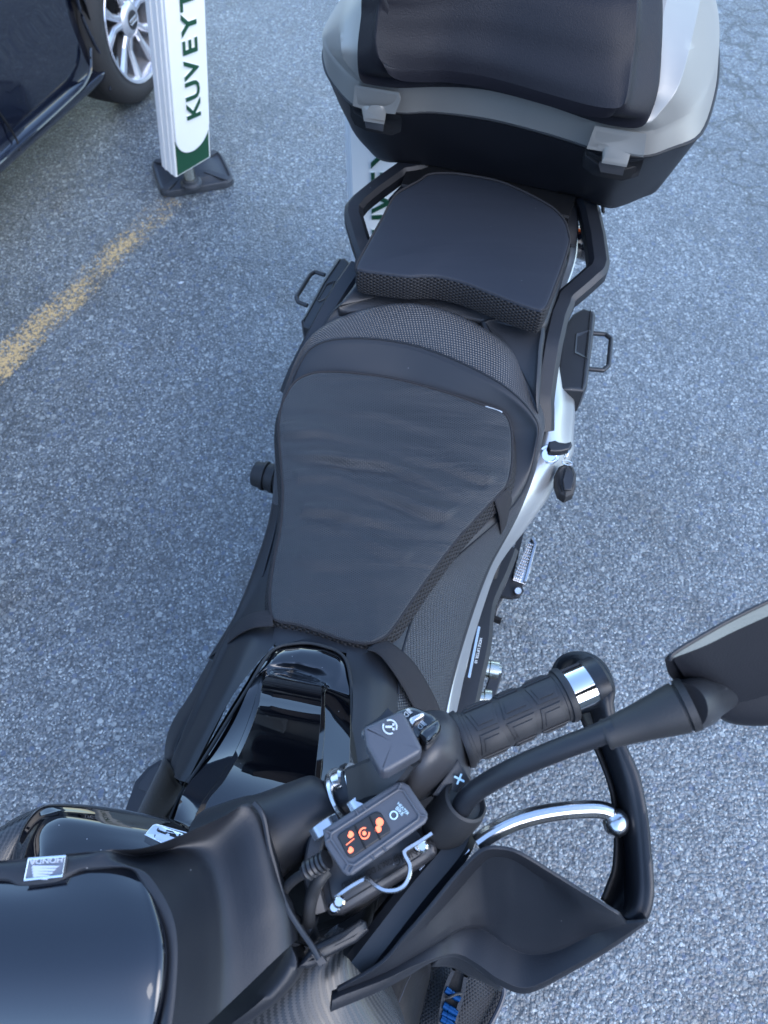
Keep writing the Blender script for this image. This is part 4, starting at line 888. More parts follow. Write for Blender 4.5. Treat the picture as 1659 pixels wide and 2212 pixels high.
surf('guard_band', [[q_ - UP * .012 for q_ in A_], A_, [a.lerp(b_, .5) + UP * .002 for a, b_ in zip(A_, B_)], B_, deep], m_plastic, bike, nu=6, nv=4, ang=60, solid=.002)
inn_o = [(1250, 1530, 1.12), (1268, 1570, 1.12), (1300, 1640, 1.115), (1324, 1710, 1.11), (1333, 1790, 1.10), (1330, 1870, 1.095), (1318, 1910, 1.09), (1304, 1945, 1.09)]
inn_i = [(1300, 1520, 1.115), (1325, 1600, 1.11), (1350, 1670, 1.10), (1368, 1740, 1.095), (1376, 1810, 1.09), (1376, 1880, 1.085), (1366, 1940, 1.08), (1340, 1975, 1.085)]
surf('guard_web', [inn_o, [tuple((a + b_) / 2 + (0 if k < 2 else -.008) for k, (a, b_) in enumerate(zip(p_, q_))) for p_, q_ in zip(inn_o, inn_i)], inn_i], m_dark, bike, nu=5, nv=4, solid=.003)
# second arm between reservoir and guard
bar('guard_arm', [(1000, 1790, 1.10), (975, 1840, 1.098), (900, 1930, 1.09), (830, 2020, 1.08), (780, 2085, 1.07)], .026, .02, m_plastic2, bike, ns=6, c=.6)

# ------------------------------------------------------------------ clutch master cylinder box under the controller
rv = slab('fluid_reservoir', [(676, 1842, 1.115), (700, 1815, 1.12), (850, 1735, 1.125), (918, 1790, 1.125), (946, 1822, 1.125), (944, 1846, 1.122), (920, 1864, 1.12), (740, 1976, 1.11), (712, 1976, 1.11), (686, 1942, 1.11)], m_switch, bike, down=.035, r=.006, smooth=False, fsm=3)
slab('reservoir_lid', [(694, 1850, 1.1215), (712, 1826, 1.125), (850, 1752, 1.130), (905, 1795, 1.130), (928, 1826, 1.130), (905, 1850, 1.127), (740, 1952, 1.117), (716, 1945, 1.116)], m_plastic2, rv, down=.008, r=.002, smooth=False, fsm=3)
a_, b_ = P(935, 1822, 1.1325), P(800, 1892, 1.1265)
ex = (b_ - a_).normalized()
text('reservoir_lettering', 'WARNING', P(898, 1838, 1.1315), ex, UP.cross(ex), .0085, m_dark, rv, ext=.0006, sx=.9)
text('reservoir_lettering', 'USE ONLY DOT 4 FLUID', P(805, 1880, 1.1275), ex, UP.cross(ex), .0060, m_dark, rv, ext=.0006, sx=.8)
for u, v, z in ((904, 1828, 1.133), (722, 1960, 1.12)):
    lathe('reservoir_screw', P(u, v, z - .005), P(u, v, z), [(0, .0045), (.7, .0045), (1, .003)], m_chrome, rv, n=16)
# controller with three lit buttons
cto = [(697, 1792), (708, 1785), (858, 1688), (872, 1689), (884, 1696), (924, 1756), (924, 1768), (919, 1778), (762, 1890), (750, 1891), (740, 1884), (702, 1826)]
ct = slab('grip_heater_controller', [(u, v, 1.180) for u, v in cto], m_ctrl, bike, down=.028, r=.002, smooth=False, fsm=2, taper=.002)
cti = [(716, 1800), (860, 1706), (872, 1708), (905, 1760), (903, 1770), (766, 1868), (752, 1866), (714, 1812)]
tube('controller_edge', [P(u, v, 1.1805) for u, v in cti], .0011, m_ctrl, ct, n=8, sm=False, ns=1, closed=True)
for (a1, a2, b1_, b2_) in ((716, 1800, 704, 1794), (860, 1706, 866, 1692), (905, 1760, 920, 1764), (766, 1868, 756, 1886), (752, 1866, 745, 1880), (714, 1812, 704, 1818), (775, 1761, 768, 1751), (792, 1751, 784, 1741), (826, 1826, 834, 1838), (800, 1845, 808, 1856)):
    tube('controller_rib', [P(a1, a2, 1.1805), P(b1_, b2_, 1.1805)], .0010, m_ctrl, ct, n=6, sm=False, ns=1)
bp_ = [(729, 1808), (734, 1800), (806, 1755), (816, 1753), (824, 1757), (843, 1790), (842, 1798), (762, 1852), (755, 1852), (749, 1847)]
bpn = slab('button_panel', [(u, v, 1.1815) for u, v in bp_], m_btn, ct, down=.004, r=.001, smooth=False, fsm=2)
for (x0, y0, x1, y1) in ((766, 1783, 790, 1834), (798, 1764, 822, 1814)):
    tube('button_gap', [P(x0, y0, 1.1818), P(x1, y1, 1.1818)], .0006, m_dark, bpn, n=6, sm=False, ns=1)
Z_ = 1.1822
cx_ = (P(843, 1790, Z_) - P(755, 1852, Z_)).normalized(); cy_ = UP.cross(cx_)
def disc(c, r, seg=18, ry=None): r *= .85; ry = ry * .85 if ry else None; return [c + cx_ * r * math.cos(2 * math.pi * k / seg) + cy_ * (ry or r) * math.sin(2 * math.pi * k / seg) for k in range(seg)]
def icon(polys, name='lit_icon'):
    vs = []; fs = []
    for p_ in polys:
        fs.append(tuple(range(len(vs), len(vs) + len(p_)))); vs += p_
    mk(name, vs, fs, m_orange, bpn, smooth=False)
c1 = P(758, 1808, Z_); c2 = P(787, 1800, Z_); c3 = P(819, 1781, Z_); c1 = P(757, 1819, Z_); IS = .85
blob = lambda c, s: [c + cx_ * s * IS * x + cy_ * s * IS * y for x, y in ((-1, -.3), (-.7, -.9), (0, -1), (.8, -.8), (1, -.1), (.8, .6), (.3, 1), (-.2, .8), (-.4, .4), (-.9, .3))]
vv = P(757, 1840, Z_) - P(757, 1800, Z_); vv.normalize()
icon([blob(c1 - vv * .0050, .0026), blob(c1 + vv * .0050, .0024), [c1 - cx_ * .0035 + vv * .0004, c1 + cx_ * .0032 - vv * .0002, c1 + cx_ * .0032 - vv * .0009, c1 - cx_ * .0035 - vv * .0004]])
ringp = []
for k in range(15):
    a = 2 * math.pi * k / 18 + .7; a2 = a + 2 * math.pi / 18 * 1.0
    ringp.append([c2 + (cx_ * math.cos(q_) + cy_ * math.sin(q_)) * r_ for q_, r_ in ((a, .0030), (a, .0040), (a2, .0040), (a2, .0030))])
icon([disc(c2, .0017)] + ringp)
icon([disc(c3 + cx_ * .0012 + cy_ * .0012, .0032, 16, .0034), [q_ - cx_ * .0022 - cy_ * .0022 + UP * .0001 for q_ in disc(c3, .0027, 16, .0027)]])
ex3 = (P(868, 1745, Z_) - P(856, 1768, Z_)).normalized()
lc = P(856, 1757, 1.1808)
text('controller_print', 'BIKE', lc + cx_ * .0028, -cy_ * 1.0 + cx_ * .2, cx_, .0036, m_cyan, ct, ext=.0002)
text('controller_print', 'HEATER', lc + cx_ * .0058, -cy_ * 1.0 + cx_ * .2, cx_, .0030, m_cyan, ct, ext=.0002)
tube('controller_logo', [q_ - cx_ * .0022 for q_ in [lc + (cx_ * math.cos(a) + cy_ * math.sin(a)) * .0026 for a in [2 * math.pi * k / 16 for k in range(16)]]], .0005, m_cyan, ct, n=6, ns=1, closed=True)
# lead with ribbed strain relief
lathe('strain_relief', (706, 1856, 1.165), (655, 1886, 1.155), [(0, .007)] + sum([[(.08 + k * .18, .0072), (.08 + k * .18 + .01, .0045), (.08 + k * .18 + .08, .0045), (.08 + k * .18 + .09, .0068 - k * .0004)] for k in range(5)], []) + [(1, .0045)], m_plastic2, bike, n=20)
tube('controller_lead', [(660, 1884, 1.155), (630, 1905, 1.14), (612, 1930, 1.125), (612, 1960, 1.11), (640, 1985, 1.10), (668, 2010, 1.09)], .0036, m_rubber, bike, n=12)
tube('controller_lead', [(706, 1880, 1.14), (690, 1900, 1.14), (676, 1930, 1.13), (668, 1965, 1.12), (668, 1995, 1.105), (676, 2020, 1.09)], .0050, m_rubber, bike, n=12)
lathe('lead_plug', (655, 1990, 1.10), (680, 2005, 1.10), [(0, .006), (.1, .008), (.9, .008), (1, .005)], m_plastic2, bike, n=16)
# bright bracket clip with U loop
clip = [(932, 1802, 1.138), (905, 1820, 1.138), (876, 1838, 1.138), (874, 1848, 1.138), (884, 1868, 1.138), (884, 1890, 1.138), (874, 1912, 1.137), (856, 1923, 1.136), (832, 1924, 1.135), (812, 1914, 1.134), (796, 1900, 1.132), (784, 1902, 1.131), (756, 1918, 1.130), (728, 1938, 1.128)]
bar('bar_clip', clip, .003, .014, m_alloy, bike, ns=6)
for u, v in ((912, 1828), (732, 1948)):
    lathe('clip_screw', P(u, v, 1.136), P(u, v, 1.143), [(0, .0045), (.8, .0045), (1, .003)], m_chrome, bike, n=16)
for (u, v) in ((783, 1729), (702, 1787)):
    c_ = P(u, v, 1.150); d_ = (P(884, 1696, 1.15) - P(740, 1790, 1.15)).normalized()
    bar('clamp_nut', [c_ - d_ * .010 - UP * .004, c_ - d_ * .004, c_ + d_ * .004, c_ + d_ * .010 - UP * .004], .010, .005, m_alloy, bike, ns=4)
bar('reservoir_strut', [(690, 1800, 1.12), (678, 1850, 1.12), (676, 1900, 1.11), (690, 1960, 1.10)], .012, .02, m_switch, bike)
bar('steering_yoke', [(560, 1930, 1.04), (700, 1900, 1.06), (830, 1800, 1.075), (900, 1740, 1.08)], .07, .03, m_dark, bike)
vs, fs = boxm([(P(690, 1930, 1.03), PX * .05, AX * .04, UP * .03), (P(790, 1960, .98), PX * .03, AX * .03, UP * .02), (P(650, 1850, 1.0), PX * .05, AX * .04, UP * .02)])
mk('steering_head', vs, fs, m_dark, bike, bevel=.01)

# ------------------------------------------------------------------ nose flank (carbon look) and black inner panel below the guard
surf('nose_flank', [[(480, 2290, 1.04), (560, 2160, 1.05), (640, 2070, 1.055), (700, 2020, 1.06), (740, 1985, 1.06)],
   [(560, 2300, 1.05), (620, 2200, 1.055), (690, 2100, 1.06), (740, 2040, 1.06), (768, 2000, 1.055)],
   [(700, 2320, 1.04), (740, 2212, 1.045), (765, 2120, 1.045), (776, 2070, 1.04), (786, 2030, 1.03)],
   [(868, 2320, .99), (858, 2212, 1.0), (826, 2130, 1.0), (806, 2080, 1.0), (796, 2036, 1.0)],
   [(888, 2330, .90), (876, 2212, .90), (846, 2130, .90), (826, 2080, .90), (815, 2036, .90)]], m_carbon, bike, nu=6, nv=6, ang=70)
surf('inner_panel', [[(740, 1960, 1.0), (800, 1940, .99), (860, 1960, .98), (900, 1985, .97)], [(790, 2040, .93), (830, 2030, .93), (880, 2040, .92), (930, 2055, .90)], [(830, 2130, .88), (860, 2120, .88), (885, 2110, .86), (912, 2100, .82)], [(860, 2240, .86), (875, 2240, .85), (880, 2240, .82), (886, 2200, .80)]], m_dark, bike, solid=.01)
tube('panel_stitching', [(893, 2095, .90), (880, 2120, .895), (870, 2145, .89), (862, 2165, .885)], .0004, m_piping, bike, n=6)
slab('fairing_chip', [(757, 1965, 1.02), (790, 1950, 1.02), (802, 1946, 1.02), (792, 1966, 1.02), (776, 1975, 1.02)], m_alloy, bike, down=.004, smooth=False)
tube('brake_hose', [(870, 1890, 1.06), (850, 1940, 1.05), (820, 1980, 1.03), (800, 2020, 1.01), (795, 2060, .99)], .005, m_rubber, bike)
tube('brake_hose', [(900, 1880, 1.05), (880, 1930, 1.03), (860, 1990, 1.01), (850, 2040, .99)], .004, m_rubber, bike)

# ------------------------------------------------------------------ cloth bag hung on the flank
bz = .78
bag = slab('crash_bar_bag', [(918, 2100, bz), (935, 2070, bz + .01), (980, 2045, bz + .01), (1045, 2075, bz), (1090, 2128, bz - .01), (1086, 2165, bz - .015), (1062, 2212, bz - .02), (1030, 2265, bz - .03), (960, 2330, bz - .03), (850, 2330, bz - .02), (862, 2255, bz - .01), (896, 2165, bz)], m_bagcloth, None, down=.16, crown=.02, r=.010, rings=14)
for v_ in bag.data.vertices:
    w0 = v_.co + ORG[bag.name]; v_.co.z += .0022 * math.sin(w0.x * 160 + 2.5 * math.sin(w0.y * 45)) * (1 if w0.z > bz - .05 else 0)
tag(bag, 'black mesh cloth bag with grey piping and open zip below the hand guard', 'bag')
tube('piping', [(930, 2070, bz + .012), (924, 2086, bz + .010), (904, 2144, bz + .008), (878, 2212, bz + .006), (862, 2262, bz + .002)], .0030, m_piping, bag, n=8)
tube('piping', [(1062, 2092, bz + .0), (1087, 2131, bz - .002), (1083, 2164, bz - .006), (1060, 2212, bz - .010), (1030, 2262, bz - .018)], .0028, m_piping, bag, n=8)
slit = slab('zip_opening', [(978, 2092, bz + .026), (1006, 2106, bz + .026), (997, 2154, bz + .026), (986, 2193, bz + .025), (980, 2225, bz + .024), (970, 2262, bz + .022), (952, 2262, bz + .022), (951, 2212, bz + .024), (954, 2174, bz + .025), (964, 2131, bz + .026)], m_dark, bag, down=.002)
for side_, pts in ((0, [(982, 2088, bz + .029), (978, 2098, bz + .029), (964, 2131, bz + .029), (954, 2174, bz + .028), (951, 2212, bz + .027), (951, 2262, bz + .024)]), (1, [(1008, 2100, bz + .029), (1005, 2113, bz + .029), (997, 2154, bz + .029), (986, 2193, bz + .028), (981, 2222, bz + .026), (972, 2262, bz + .024)])):
    pp = cat([P(*q_) for q_ in pts], 6); tt = []
    for k in range(70):
        f = k / 70 * (len(pp) - 1); i = int(f); c_ = pp[i].lerp(pp[i + 1], f - i); d_ = (pp[i + 1] - pp[i]).normalized()
        tt.append((c_ + UP * .0012, d_.cross(UP) * .0020, d_ * .0006, UP * .0012))
    vs, fs = boxm(tt); mk('zip_teeth', vs, fs, m_plastic2, bag, smooth=False)
def tool(a, b_, lab):
    o_ = lathe('blue_tool', a, b_, [(0, .0025), (.03, .0038), (.35, .0038), (.36, .0032), (.4, .0032), (.41, .0038), (.8, .0038), (.81, .003), (1, .003)], m_blue, None, n=20)
    tag(o_, lab, 'tool', 'blue metal pieces in the bag'); return o_
tool((962, 2137, bz + .031), (994, 2160, bz + .031), 'topmost blue metal tube in the open zip of the bag, crossed by a cord')
tool((957, 2170, bz + .031), (988, 2190, bz + .031), 'second blue metal tube from the top in the open zip of the bag')
tool((954, 2187, bz + .029), (984, 2202, bz + .029), 'third blue metal tube from the top in the open zip of the bag')
tool((952, 2199, bz + .031), (982, 2218, bz + .031), 'blue metal tube lying lowest in the open zip of the bag')
cd = tube('cord', [(962, 2156, bz + .034), (972, 2154, bz + .036), (985, 2148, bz + .036), (998, 2146, bz + .034)], .0014, m_rubber, None, n=8)
tag(cd, 'short black cord crossing the blue tube in the open bag', 'cord')

# ------------------------------------------------------------------ pads on the seats
pz = .842
po = [(668, 808, pz + .012), (700, 803, pz + .014), (760, 805, pz + .016), (850, 817, pz + .018), (950, 843, pz + .018), (1040, 873, pz + .014), (1085, 889, pz + .010), (1102, 918, pz + .004), (1106, 965, pz), (1104, 1010, pz - .004), (1092, 1050, pz - .006), (1050, 1096, pz - .008), (990, 1162, pz - .008), (930, 1240, pz - .008), (885, 1305, pz - .006), (845, 1362, pz - .003), (820, 1382, pz), (790, 1390, pz), (745, 1383, pz), (690, 1364, pz), (640, 1349, pz), (602, 1342, pz), (586, 1326, pz), (583, 1275, pz - .004), (592, 1210, pz - .008), (606, 1140, pz - .008), (611, 1070, pz - .008), (607, 1000, pz - .006), (602, 935, pz - .002), (606, 885, pz + .002), (622, 845, pz + .006), (640, 822, pz + .010)]
def edge_pad(name, po, mt, down, r, label, grp, crown, **kw):
    o_ = slab(name, po, mt, None, down=down, r=r, n=6, side=m_mesh, crown=crown, rings=34, ang=50, **kw)
    return tag(o_, label, 'seat pad', grp)
pad = edge_pad('seat_pad', po, m_padtop, .024, .004, 'large creased black fabric pad strapped on the rider seat, narrow towards the tank', None, .003, taper=-.010)
# wrinkles as real relief
CRS = [(.565, .30, .0030, .011), (.525, .34, .0034, .012), (.478, .40, .0022, .010), (.60, .25, .0018, .012), (.445, .42, .0012, .012), (.645, .2, .0010, .016), (.40, .5, .0008, .012)]
CRS += [(.42 + k * .0165, .32 + .03 * math.sin(k * 2.1), .0005 + .0004 * math.sin(k * 1.7) ** 2, .0055) for k in range(15)]
for v_ in pad.data.vertices:
    w0 = v_.co + ORG[pad.name]; d_ = w0.dot(AX); x_ = w0.dot(PX) + .18
    fall = 1 if v_.co.z > -.004 else .2; dz = 0
    for c0, sl_, am, wd in CRS:
        cc_ = c0 - .10 * abs(x_) * sl_ - 1.6 * sl_ * x_ * x_ + .004 * math.sin(x_ * 25 + c0 * 90) + .0015 * math.sin(x_ * 70 + c0 * 33)
        q_ = (d_ - cc_) / wd; am2 = am * (.65 + .35 * math.sin(x_ * 21 + c0 * 70))
        dz += 2.5 * am2 * (math.exp(-(q_ - .8) ** 2) - 1.1 * math.exp(-(q_ * 1.6) ** 2))
    v_.co.z += dz * fall * 1.0
tube('pad_welt', [(u, v, z - .003) for u, v, z in po], .0022, m_strap, pad, n=8, ns=4, closed=True)
bar('pad_tag', [(1048, 880, pz + .011), (1084, 893, pz + .008)], .007, .0012, m_white, pad, sm=False)
def strap(pts, w_):
    return bar('strap', pts, w_, .0016, m_strap, pad, ns=6, c=.2)
def ribbon(rows): return surf('strap', rows, m_strap, pad, nu=6, nv=4, solid=.0014)
ribbon([[(588, 1316, .838), (545, 1322, .826), (508, 1345, .795), (488, 1372, .765), (470, 1400, .72)], [(588, 1334, .842), (542, 1341, .832), (506, 1364, .800), (482, 1392, .768), (462, 1420, .72)], [(590, 1353, .842), (545, 1357, .836), (505, 1378, .806), (475, 1410, .770), (455, 1440, .72)]])
ribbon([[(822, 1378, .832), (856, 1398, .828), (893, 1432, .812), (925, 1482, .785), (948, 1530, .758), (955, 1560, .72)], [(808, 1392, .838), (838, 1408, .838), (872, 1445, .826), (905, 1500, .798), (928, 1550, .770), (935, 1590, .74)], [(792, 1405, .842), (818, 1415, .844), (850, 1455, .838), (880, 1505, .815), (905, 1560, .790), (915, 1610, .76)]])
ribbon([[(1098, 1052, .826), (1104, 1078, .800), (1103, 1105, .768), (1098, 1130, .735)], [(1084, 1064, .832), (1093, 1095, .806), (1094, 1130, .770), (1090, 1155, .73)], [(1066, 1080, .832), (1076, 1112, .812), (1080, 1145, .776), (1079, 1172, .735)]])
ppz = .955
pp = [(770, 574, ppz), (790, 535, ppz), (822, 478, ppz), (852, 424, ppz), (880, 404, ppz), (906, 390, ppz), (926, 377, ppz), (960, 374, ppz), (1002, 377, ppz), (1069, 389, ppz), (1105, 402, ppz), (1140, 418, ppz), (1175, 437, ppz), (1200, 454, ppz), (1220, 478, ppz), (1228, 505, ppz), (1230, 524, ppz), (1216, 572, ppz), (1200, 615, ppz), (1184, 656, ppz), (1172, 670, ppz), (1158, 668, ppz), (1140, 663, ppz), (1100, 648, ppz), (1060, 632, ppz), (1000, 609, ppz), (950, 597, ppz), (917, 595, ppz), (879, 596, ppz), (820, 589, ppz), (780, 583, ppz)]
ppad = edge_pad('seat_pad', pp, m_padtop2, .047, .004, 'thick smooth black cushion with mesh sides beside the top box, between the grab rails', None, .006, wob=.002)
tube('pad_welt', [(u, v, z - .0025) for u, v, z in pp], .0020, m_strap, ppad, n=8, ns=4, closed=True)

# ------------------------------------------------------------------ top box
tc = thing('top_box', P(1050, 330, 1.0, .93) + AX * .2, 'big silver and black top box with a dark grained pad behind the passenger cushion', 'top box')
def back(L, Rr, d1, d2, z1=None, z2=None):
    """continue a front line round the back of the box"""
    l, r_ = V(L), V(Rr); a = []
    pts = [(r_, d1 * .5, 0), (r_, d1, -.012), (r_, d2 * .93, -.045), (r_, d2, -.11), (r_.lerp(l, .5), d2 + .015, 0), (l, d2, .11), (l, d2 * .93, .045), (l, d1, .012), (l, d1 * .5, 0)]
    return [q_ + AX * d + PX * s_ for q_, d, s_ in pts]
def ring(front, d1=.2, d2=.38): 
    f = [P(*q_) for q_ in front]
    return f + back(f[0], f[-1], d1, d2)
Fbot = [(760, 225, .94), (775, 290, .935), (792, 318, .932), (812, 340, .93), (835, 350, .93), (870, 352, .93), (935, 358, .93), (1060, 384, .93), (1190, 412, .93), (1255, 428, .93), (1300, 446, .93), (1330, 449, .93), (1385, 428, .93), (1425, 405, .935), (1450, 330, .94)]
Fmid = [(722, 150, 1.0), (738, 230, .995), (752, 262, .99), (768, 290, .99), (800, 308, .99), (860, 312, .99), (935, 315, .99), (1060, 338, .99), (1190, 368, .99), (1270, 395, .99), (1310, 408, .99), (1345, 408, .99), (1420, 385, .99), (1472, 345, 1.0), (1505, 255, 1.0)]
Ftop = [(702, 100, 1.085), (701, 140, 1.085), (716, 175, 1.082), (757, 222, 1.08), (800, 232, 1.078), (868, 243, 1.078), (940, 242, 1.078), (1060, 258, 1.078), (1190, 291, 1.078), (1262, 314, 1.078), (1310, 328, 1.078), (1390, 337, 1.08), (1450, 320, 1.083), (1513, 290, 1.085), (1544, 205, 1.085)]
surf('base_shell', [ring(Fbot), ring(Fmid), [q_ - UP * .004 for q_ in ring(Ftop)]], m_box, tc, nu=4, nv=5, closed=True, cap=True, smv=True, ang=60)
Rdg = [(700, 60, 1.122), (699, 95, 1.12), (718, 130, 1.12), (764, 177, 1.118), (800, 184, 1.118), (861, 194, 1.118), (940, 191, 1.118), (1060, 200, 1.118), (1190, 233, 1.118), (1281, 264, 1.118), (1325, 274, 1.118), (1397, 283, 1.118), (1450, 266, 1.12), (1512, 225, 1.12), (1547, 140, 1.12)]
Rd2 = [(706, 55, 1.130), (705, 92, 1.127), (724, 126, 1.126), (768, 172, 1.123), (802, 179, 1.123), (861, 189, 1.122), (940, 186, 1.122), (1060, 195, 1.122), (1190, 228, 1.122), (1281, 260, 1.122), (1325, 270, 1.122), (1396, 278, 1.123), (1446, 261, 1.126), (1504, 220, 1.127), (1541, 136, 1.13)]
Lm = [(742, 20, 1.195), (736, 90, 1.175), (744, 130, 1.155), (780, 168, 1.136), (815, 177, 1.133), (866, 182, 1.130), (940, 180, 1.129), (1060, 189, 1.129), (1190, 222, 1.129), (1281, 253, 1.129), (1325, 264, 1.13), (1392, 270, 1.134), (1428, 240, 1.15), (1468, 180, 1.175), (1500, 60, 1.20)]
Lt = [(790, -20, 1.235), (775, 90, 1.185), (776, 135, 1.16), (790, 166, 1.139), (820, 174, 1.136), (866, 180, 1.133), (940, 178, 1.132), (1060, 187, 1.132), (1190, 220, 1.132), (1281, 251, 1.132), (1325, 262, 1.133), (1385, 268, 1.137), (1406, 235, 1.15), (1426, 180, 1.175), (1432, 40, 1.22)]
def ring2(front, d1, d2, lift):
    f = [P(*q_) for q_ in front]; b_ = back(f[0], f[-1], d1, d2)
    for i, q_ in enumerate(b_): q_.z += lift * min(1, [.4, .8, 1, .9, .9, .9, 1, .8, .4][i])
    return f + b_
lid = surf('lid_shell', [[q_ - UP * .002 for q_ in ring(Ftop)], ring(Rdg), ring(Rd2), ring2(Lm, .17, .33, .03), ring2(Lt, .14, .26, .05)], m_lid, tc, nu=5, nv=4, smv=False, closed=True, cap=True, ang=22, bevel=.0015)
# rubber seam between shell and lid
tube('lid_seam', ring([(u, v, z - .001) for u, v, z in Ftop]), .0028, m_rubber, tc, n=8, ns=4, closed=True)
# recessed grip bay of the band: ridges beside the latches
# backrest pad
PD = [
 [(788, -60, 1.262), (850, -60, 1.264), (1110, -60, 1.266), (1370, -60, 1.264), (1431, -60, 1.258)],
]
pad_out = [(788, -30, 1.25), (780, 40, 1.218), (773, 100, 1.188), (773, 140, 1.168), (780, 165, 1.152), (800, 174, 1.144), (860, 181, 1.139), (940, 179, 1.138), (1013, 181, 1.138), (1080, 191, 1.138), (1190, 221, 1.138), (1281, 252, 1.138), (1340, 265, 1.139), (1380, 267, 1.142), (1402, 252, 1.150), (1420, 200, 1.172), (1426, 140, 1.195), (1430, 60, 1.225), (1430, -30, 1.255)]
bk = [P(*pad_out[-1]) + AX * .10 + UP * .015 - PX * .01, P(*pad_out[-1]) + AX * .15 + UP * .008 - PX * .05, P(*pad_out[0]) + AX * .15 + UP * .008 + PX * .05, P(*pad_out[0]) + AX * .10 + UP * .015 + PX * .01]
o0 = [P(*q_) for q_ in pad_out] + bk
pad_in = [(828, -30, 1.265), (819, 25, 1.241), (813, 70, 1.220), (812, 108, 1.202), (822, 142, 1.184), (852, 159, 1.171), (900, 163, 1.166), (952, 163, 1.165), (1013, 170, 1.165), (1080, 184, 1.164), (1190, 216, 1.163), (1270, 238, 1.163), (1315, 245, 1.165), (1338, 242, 1.168), (1348, 228, 1.175), (1355, 190, 1.19), (1362, 130, 1.212), (1370, 60, 1.24), (1375, -30, 1.268)]
def inb(z): return [P(*pad_in[-1]) + AX * .09 + UP * z, P(*pad_in[-1]) + AX * .12 + UP * (z - .004) - PX * .04, P(*pad_in[0]) + AX * .12 + UP * (z - .004) + PX * .04, P(*pad_in[0]) + AX * .09 + UP * z]
i0 = [P(*q_) for q_ in pad_in] + inb(.012)
cen = sum(i0, Vector()) / len(i0)
def mixr(a, b_, t, dz=0): return [p_.lerp(q_, t) + UP * dz for p_, q_ in zip(a, b_)]
ringsP = [[q_ - UP * .006 for q_ in o0], mixr(o0, i0, 0, .003), mixr(o0, i0, .10, .006), mixr(o0, i0, .50, .003), mixr(o0, i0, .82, .002), mixr(o0, i0, 1.0, .007), [q_.lerp(cen, .06) - UP * .012 for q_ in i0]]
bkp = surf('backrest_pad', ringsP, m_leather, tc, nu=4, nv=3, closed=True, cap=False, ang=70)
ir = mixr(o0, i0, 1.0, .007); nI = 19; front = ir[4:15]; gridr = []
for k in range(7):
    if k < 5: l_, r_ = ir[4 - k], ir[14 + k]
    elif k == 5: l_, r_ = ir[-1], ir[19]
    else: l_, r_ = ir[-1].lerp(ir[19], .1) + AX * .03, ir[19].lerp(ir[-1], .1) + AX * .03
    row = []
    for j in range(11):
        f = j / 10; base = front[0].lerp(front[-1], f); dlt = front[j] - base
        row.append(l_.lerp(r_, f) + dlt * (1 - k / 12) + UP * (.004 * math.sin(f * math.pi) * min(1, k / 3)))
    gridr.append(row)
surf('pad_face', gridr, m_leather, bkp, nu=3, nv=4, ang=70)
# hinged latches on the band
def latch(pts_top, pts_tab, hous):
    l_ = slab('latch_hood', hous, m_dark, tc, down=.02, smooth=False, fsm=2, bevel=.003, r=.003)
    slab('latch_plate', pts_top, m_lid, l_, down=.004, smooth=False, fsm=1, bevel=.0006)
    slab('latch_tab', pts_tab, m_switch, l_, down=.006, smooth=False, fsm=1, bevel=.001)
def SL(q_, dz=0, dy=0): return [P(u, v, z) + Vector((0, dy, dz)) for u, v, z in q_]
latch(SL([(766, 180, 1.124), (862, 196, 1.124), (866, 206, 1.116), (854, 238, 1.092), (834, 236, 1.091), (830, 260, 1.075), (786, 253, 1.075), (781, 226, 1.09), (762, 220, 1.092)], dy=-.004),
      SL([(788, 248, 1.072), (830, 254, 1.072), (828, 271, 1.062), (790, 263, 1.062)], dy=-.006),
      SL([(756, 222, 1.075), (868, 244, 1.075), (866, 256, 1.062), (846, 264, 1.056), (790, 254, 1.06), (765, 240, 1.066)], dy=-.003))
latch(SL([(1284, 268, 1.124), (1396, 285, 1.124), (1390, 330, 1.098), (1362, 326, 1.095), (1354, 352, 1.08), (1300, 343, 1.08), (1302, 318, 1.092), (1268, 312, 1.094), (1276, 290, 1.11)], dy=-.004),
      SL([(1294, 342, 1.076), (1350, 350, 1.076), (1346, 366, 1.064), (1298, 358, 1.064)], dy=-.006),
      SL([(1262, 314, 1.075), (1392, 337, 1.075), (1386, 352, 1.062), (1350, 362, 1.056), (1290, 350, 1.06), (1264, 332, 1.066)], dy=-.003))
bar('strap_stub', [(1302, 444, .93), (1303, 458, .915)], .006, .004, m_rubber, tc, sm=False)
bar('mount_plate', [P(880, 372, .915), P(1060, 400, .915), P(1240, 440, .915)], .10, .02, m_dark, tc, sm=False)

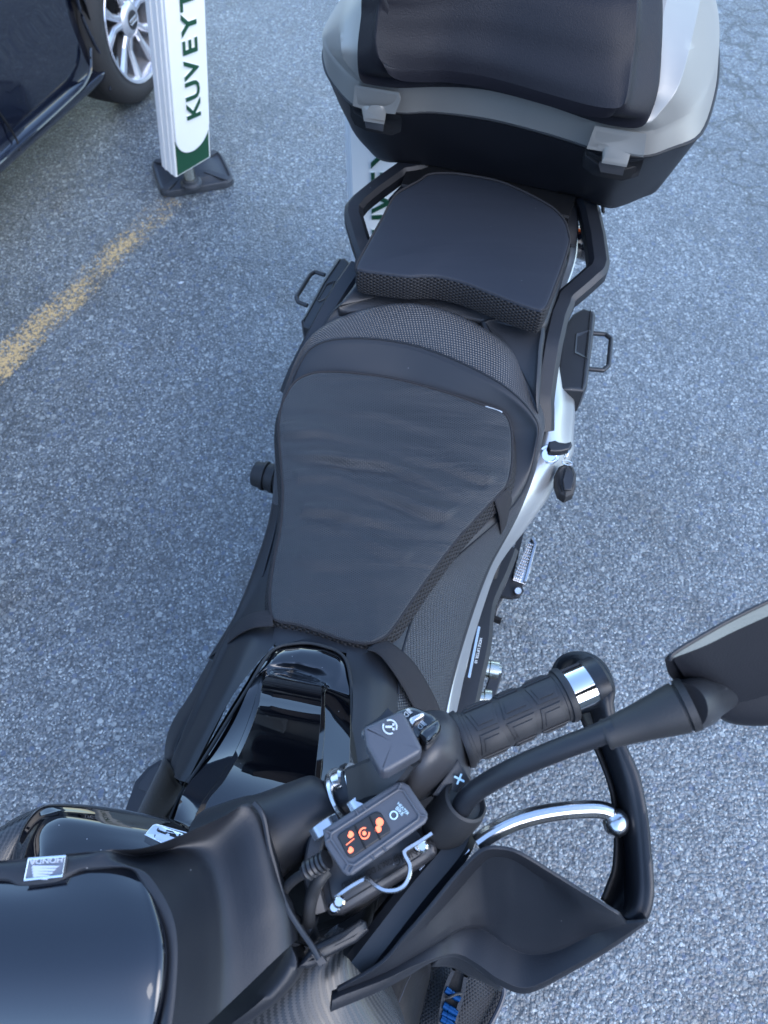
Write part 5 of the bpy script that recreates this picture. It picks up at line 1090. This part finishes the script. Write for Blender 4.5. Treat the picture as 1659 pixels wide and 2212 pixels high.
# ------------------------------------------------------------------ key with fob in the lock
kz = .80
ky = slab('key', [(1183, 962, kz), (1186, 953, kz), (1200, 950, kz), (1208, 954, kz), (1224, 956, kz), (1234, 953, kz), (1237, 960, kz), (1230, 970, kz), (1214, 974, kz), (1198, 975, kz), (1188, 974, kz)], m_plastic2, None, down=.012, r=.003, smooth=False, fsm=3)
tag(ky, 'black headed key sticking up from the lock in the silver frame', 'key')
bar('key_blade', [P(1190, 968, .795), P(1186, 982, .770)], .006, .003, m_chrome, ky, sm=False)
rg = tube('key_ring', [P(1224, 978, .79) + (PX * .15 * math.sin(a) + AX * -.85 * math.cos(a) + UP * .5 * math.sin(a)) * .013 for a in [2 * math.pi * k / 20 for k in range(20)]], .0008, m_chrome, ky, n=8, ns=1, closed=True)
tube('key_ring', [P(1225, 1000, .775) + (PX * math.sin(a) + AX * .5 * math.cos(a)) * .008 for a in [2 * math.pi * k / 20 for k in range(20)]], .0008, m_chrome, ky, n=8, ns=1, closed=True)
fb = slab('key_fob', [(1208, 1006, .76), (1226, 998, .76), (1240, 1008, .76), (1246, 1024, .76), (1245, 1050, .755), (1240, 1066, .75), (1222, 1074, .75), (1208, 1064, .75), (1200, 1040, .752), (1201, 1018, .758)], m_rubber, None, down=.018, r=.005, smooth=False, fsm=3, crown=.002)
tag(fb, 'black rubber key fob hanging from the key ring beside the silver frame', 'key fob')
tube('fob_groove', [(1212, 1014, .757), (1208, 1040, .7525), (1214, 1062, .75)], .0012, m_dark, fb, n=6)
slab('fob_panel', [(1222, 1012, .7625), (1236, 1016, .7625), (1240, 1036, .761), (1234, 1058, .758), (1220, 1058, .758), (1216, 1036, .7605)], m_plastic2, fb, down=.003, smooth=False, fsm=2, r=.001)

# ------------------------------------------------------------------ scraps on the ground
def scrap(u, v, s_, lab):
    c_ = P(u, v, .003); o_ = mk('paper_scrap', [c_ + Vector((-s_, 0, 0)), c_ + Vector((s_ * .2, -s_ * .6, .002)), c_ + Vector((s_, s_ * .2, .004)), c_ + Vector((0, s_ * .7, .001))], [(0, 1, 2), (0, 2, 3)], m_white, smooth=False, solid=-.001)
    tag(o_, lab, 'litter')
scrap(391, 612, .011, 'small white scrap on the asphalt right of the yellow line')
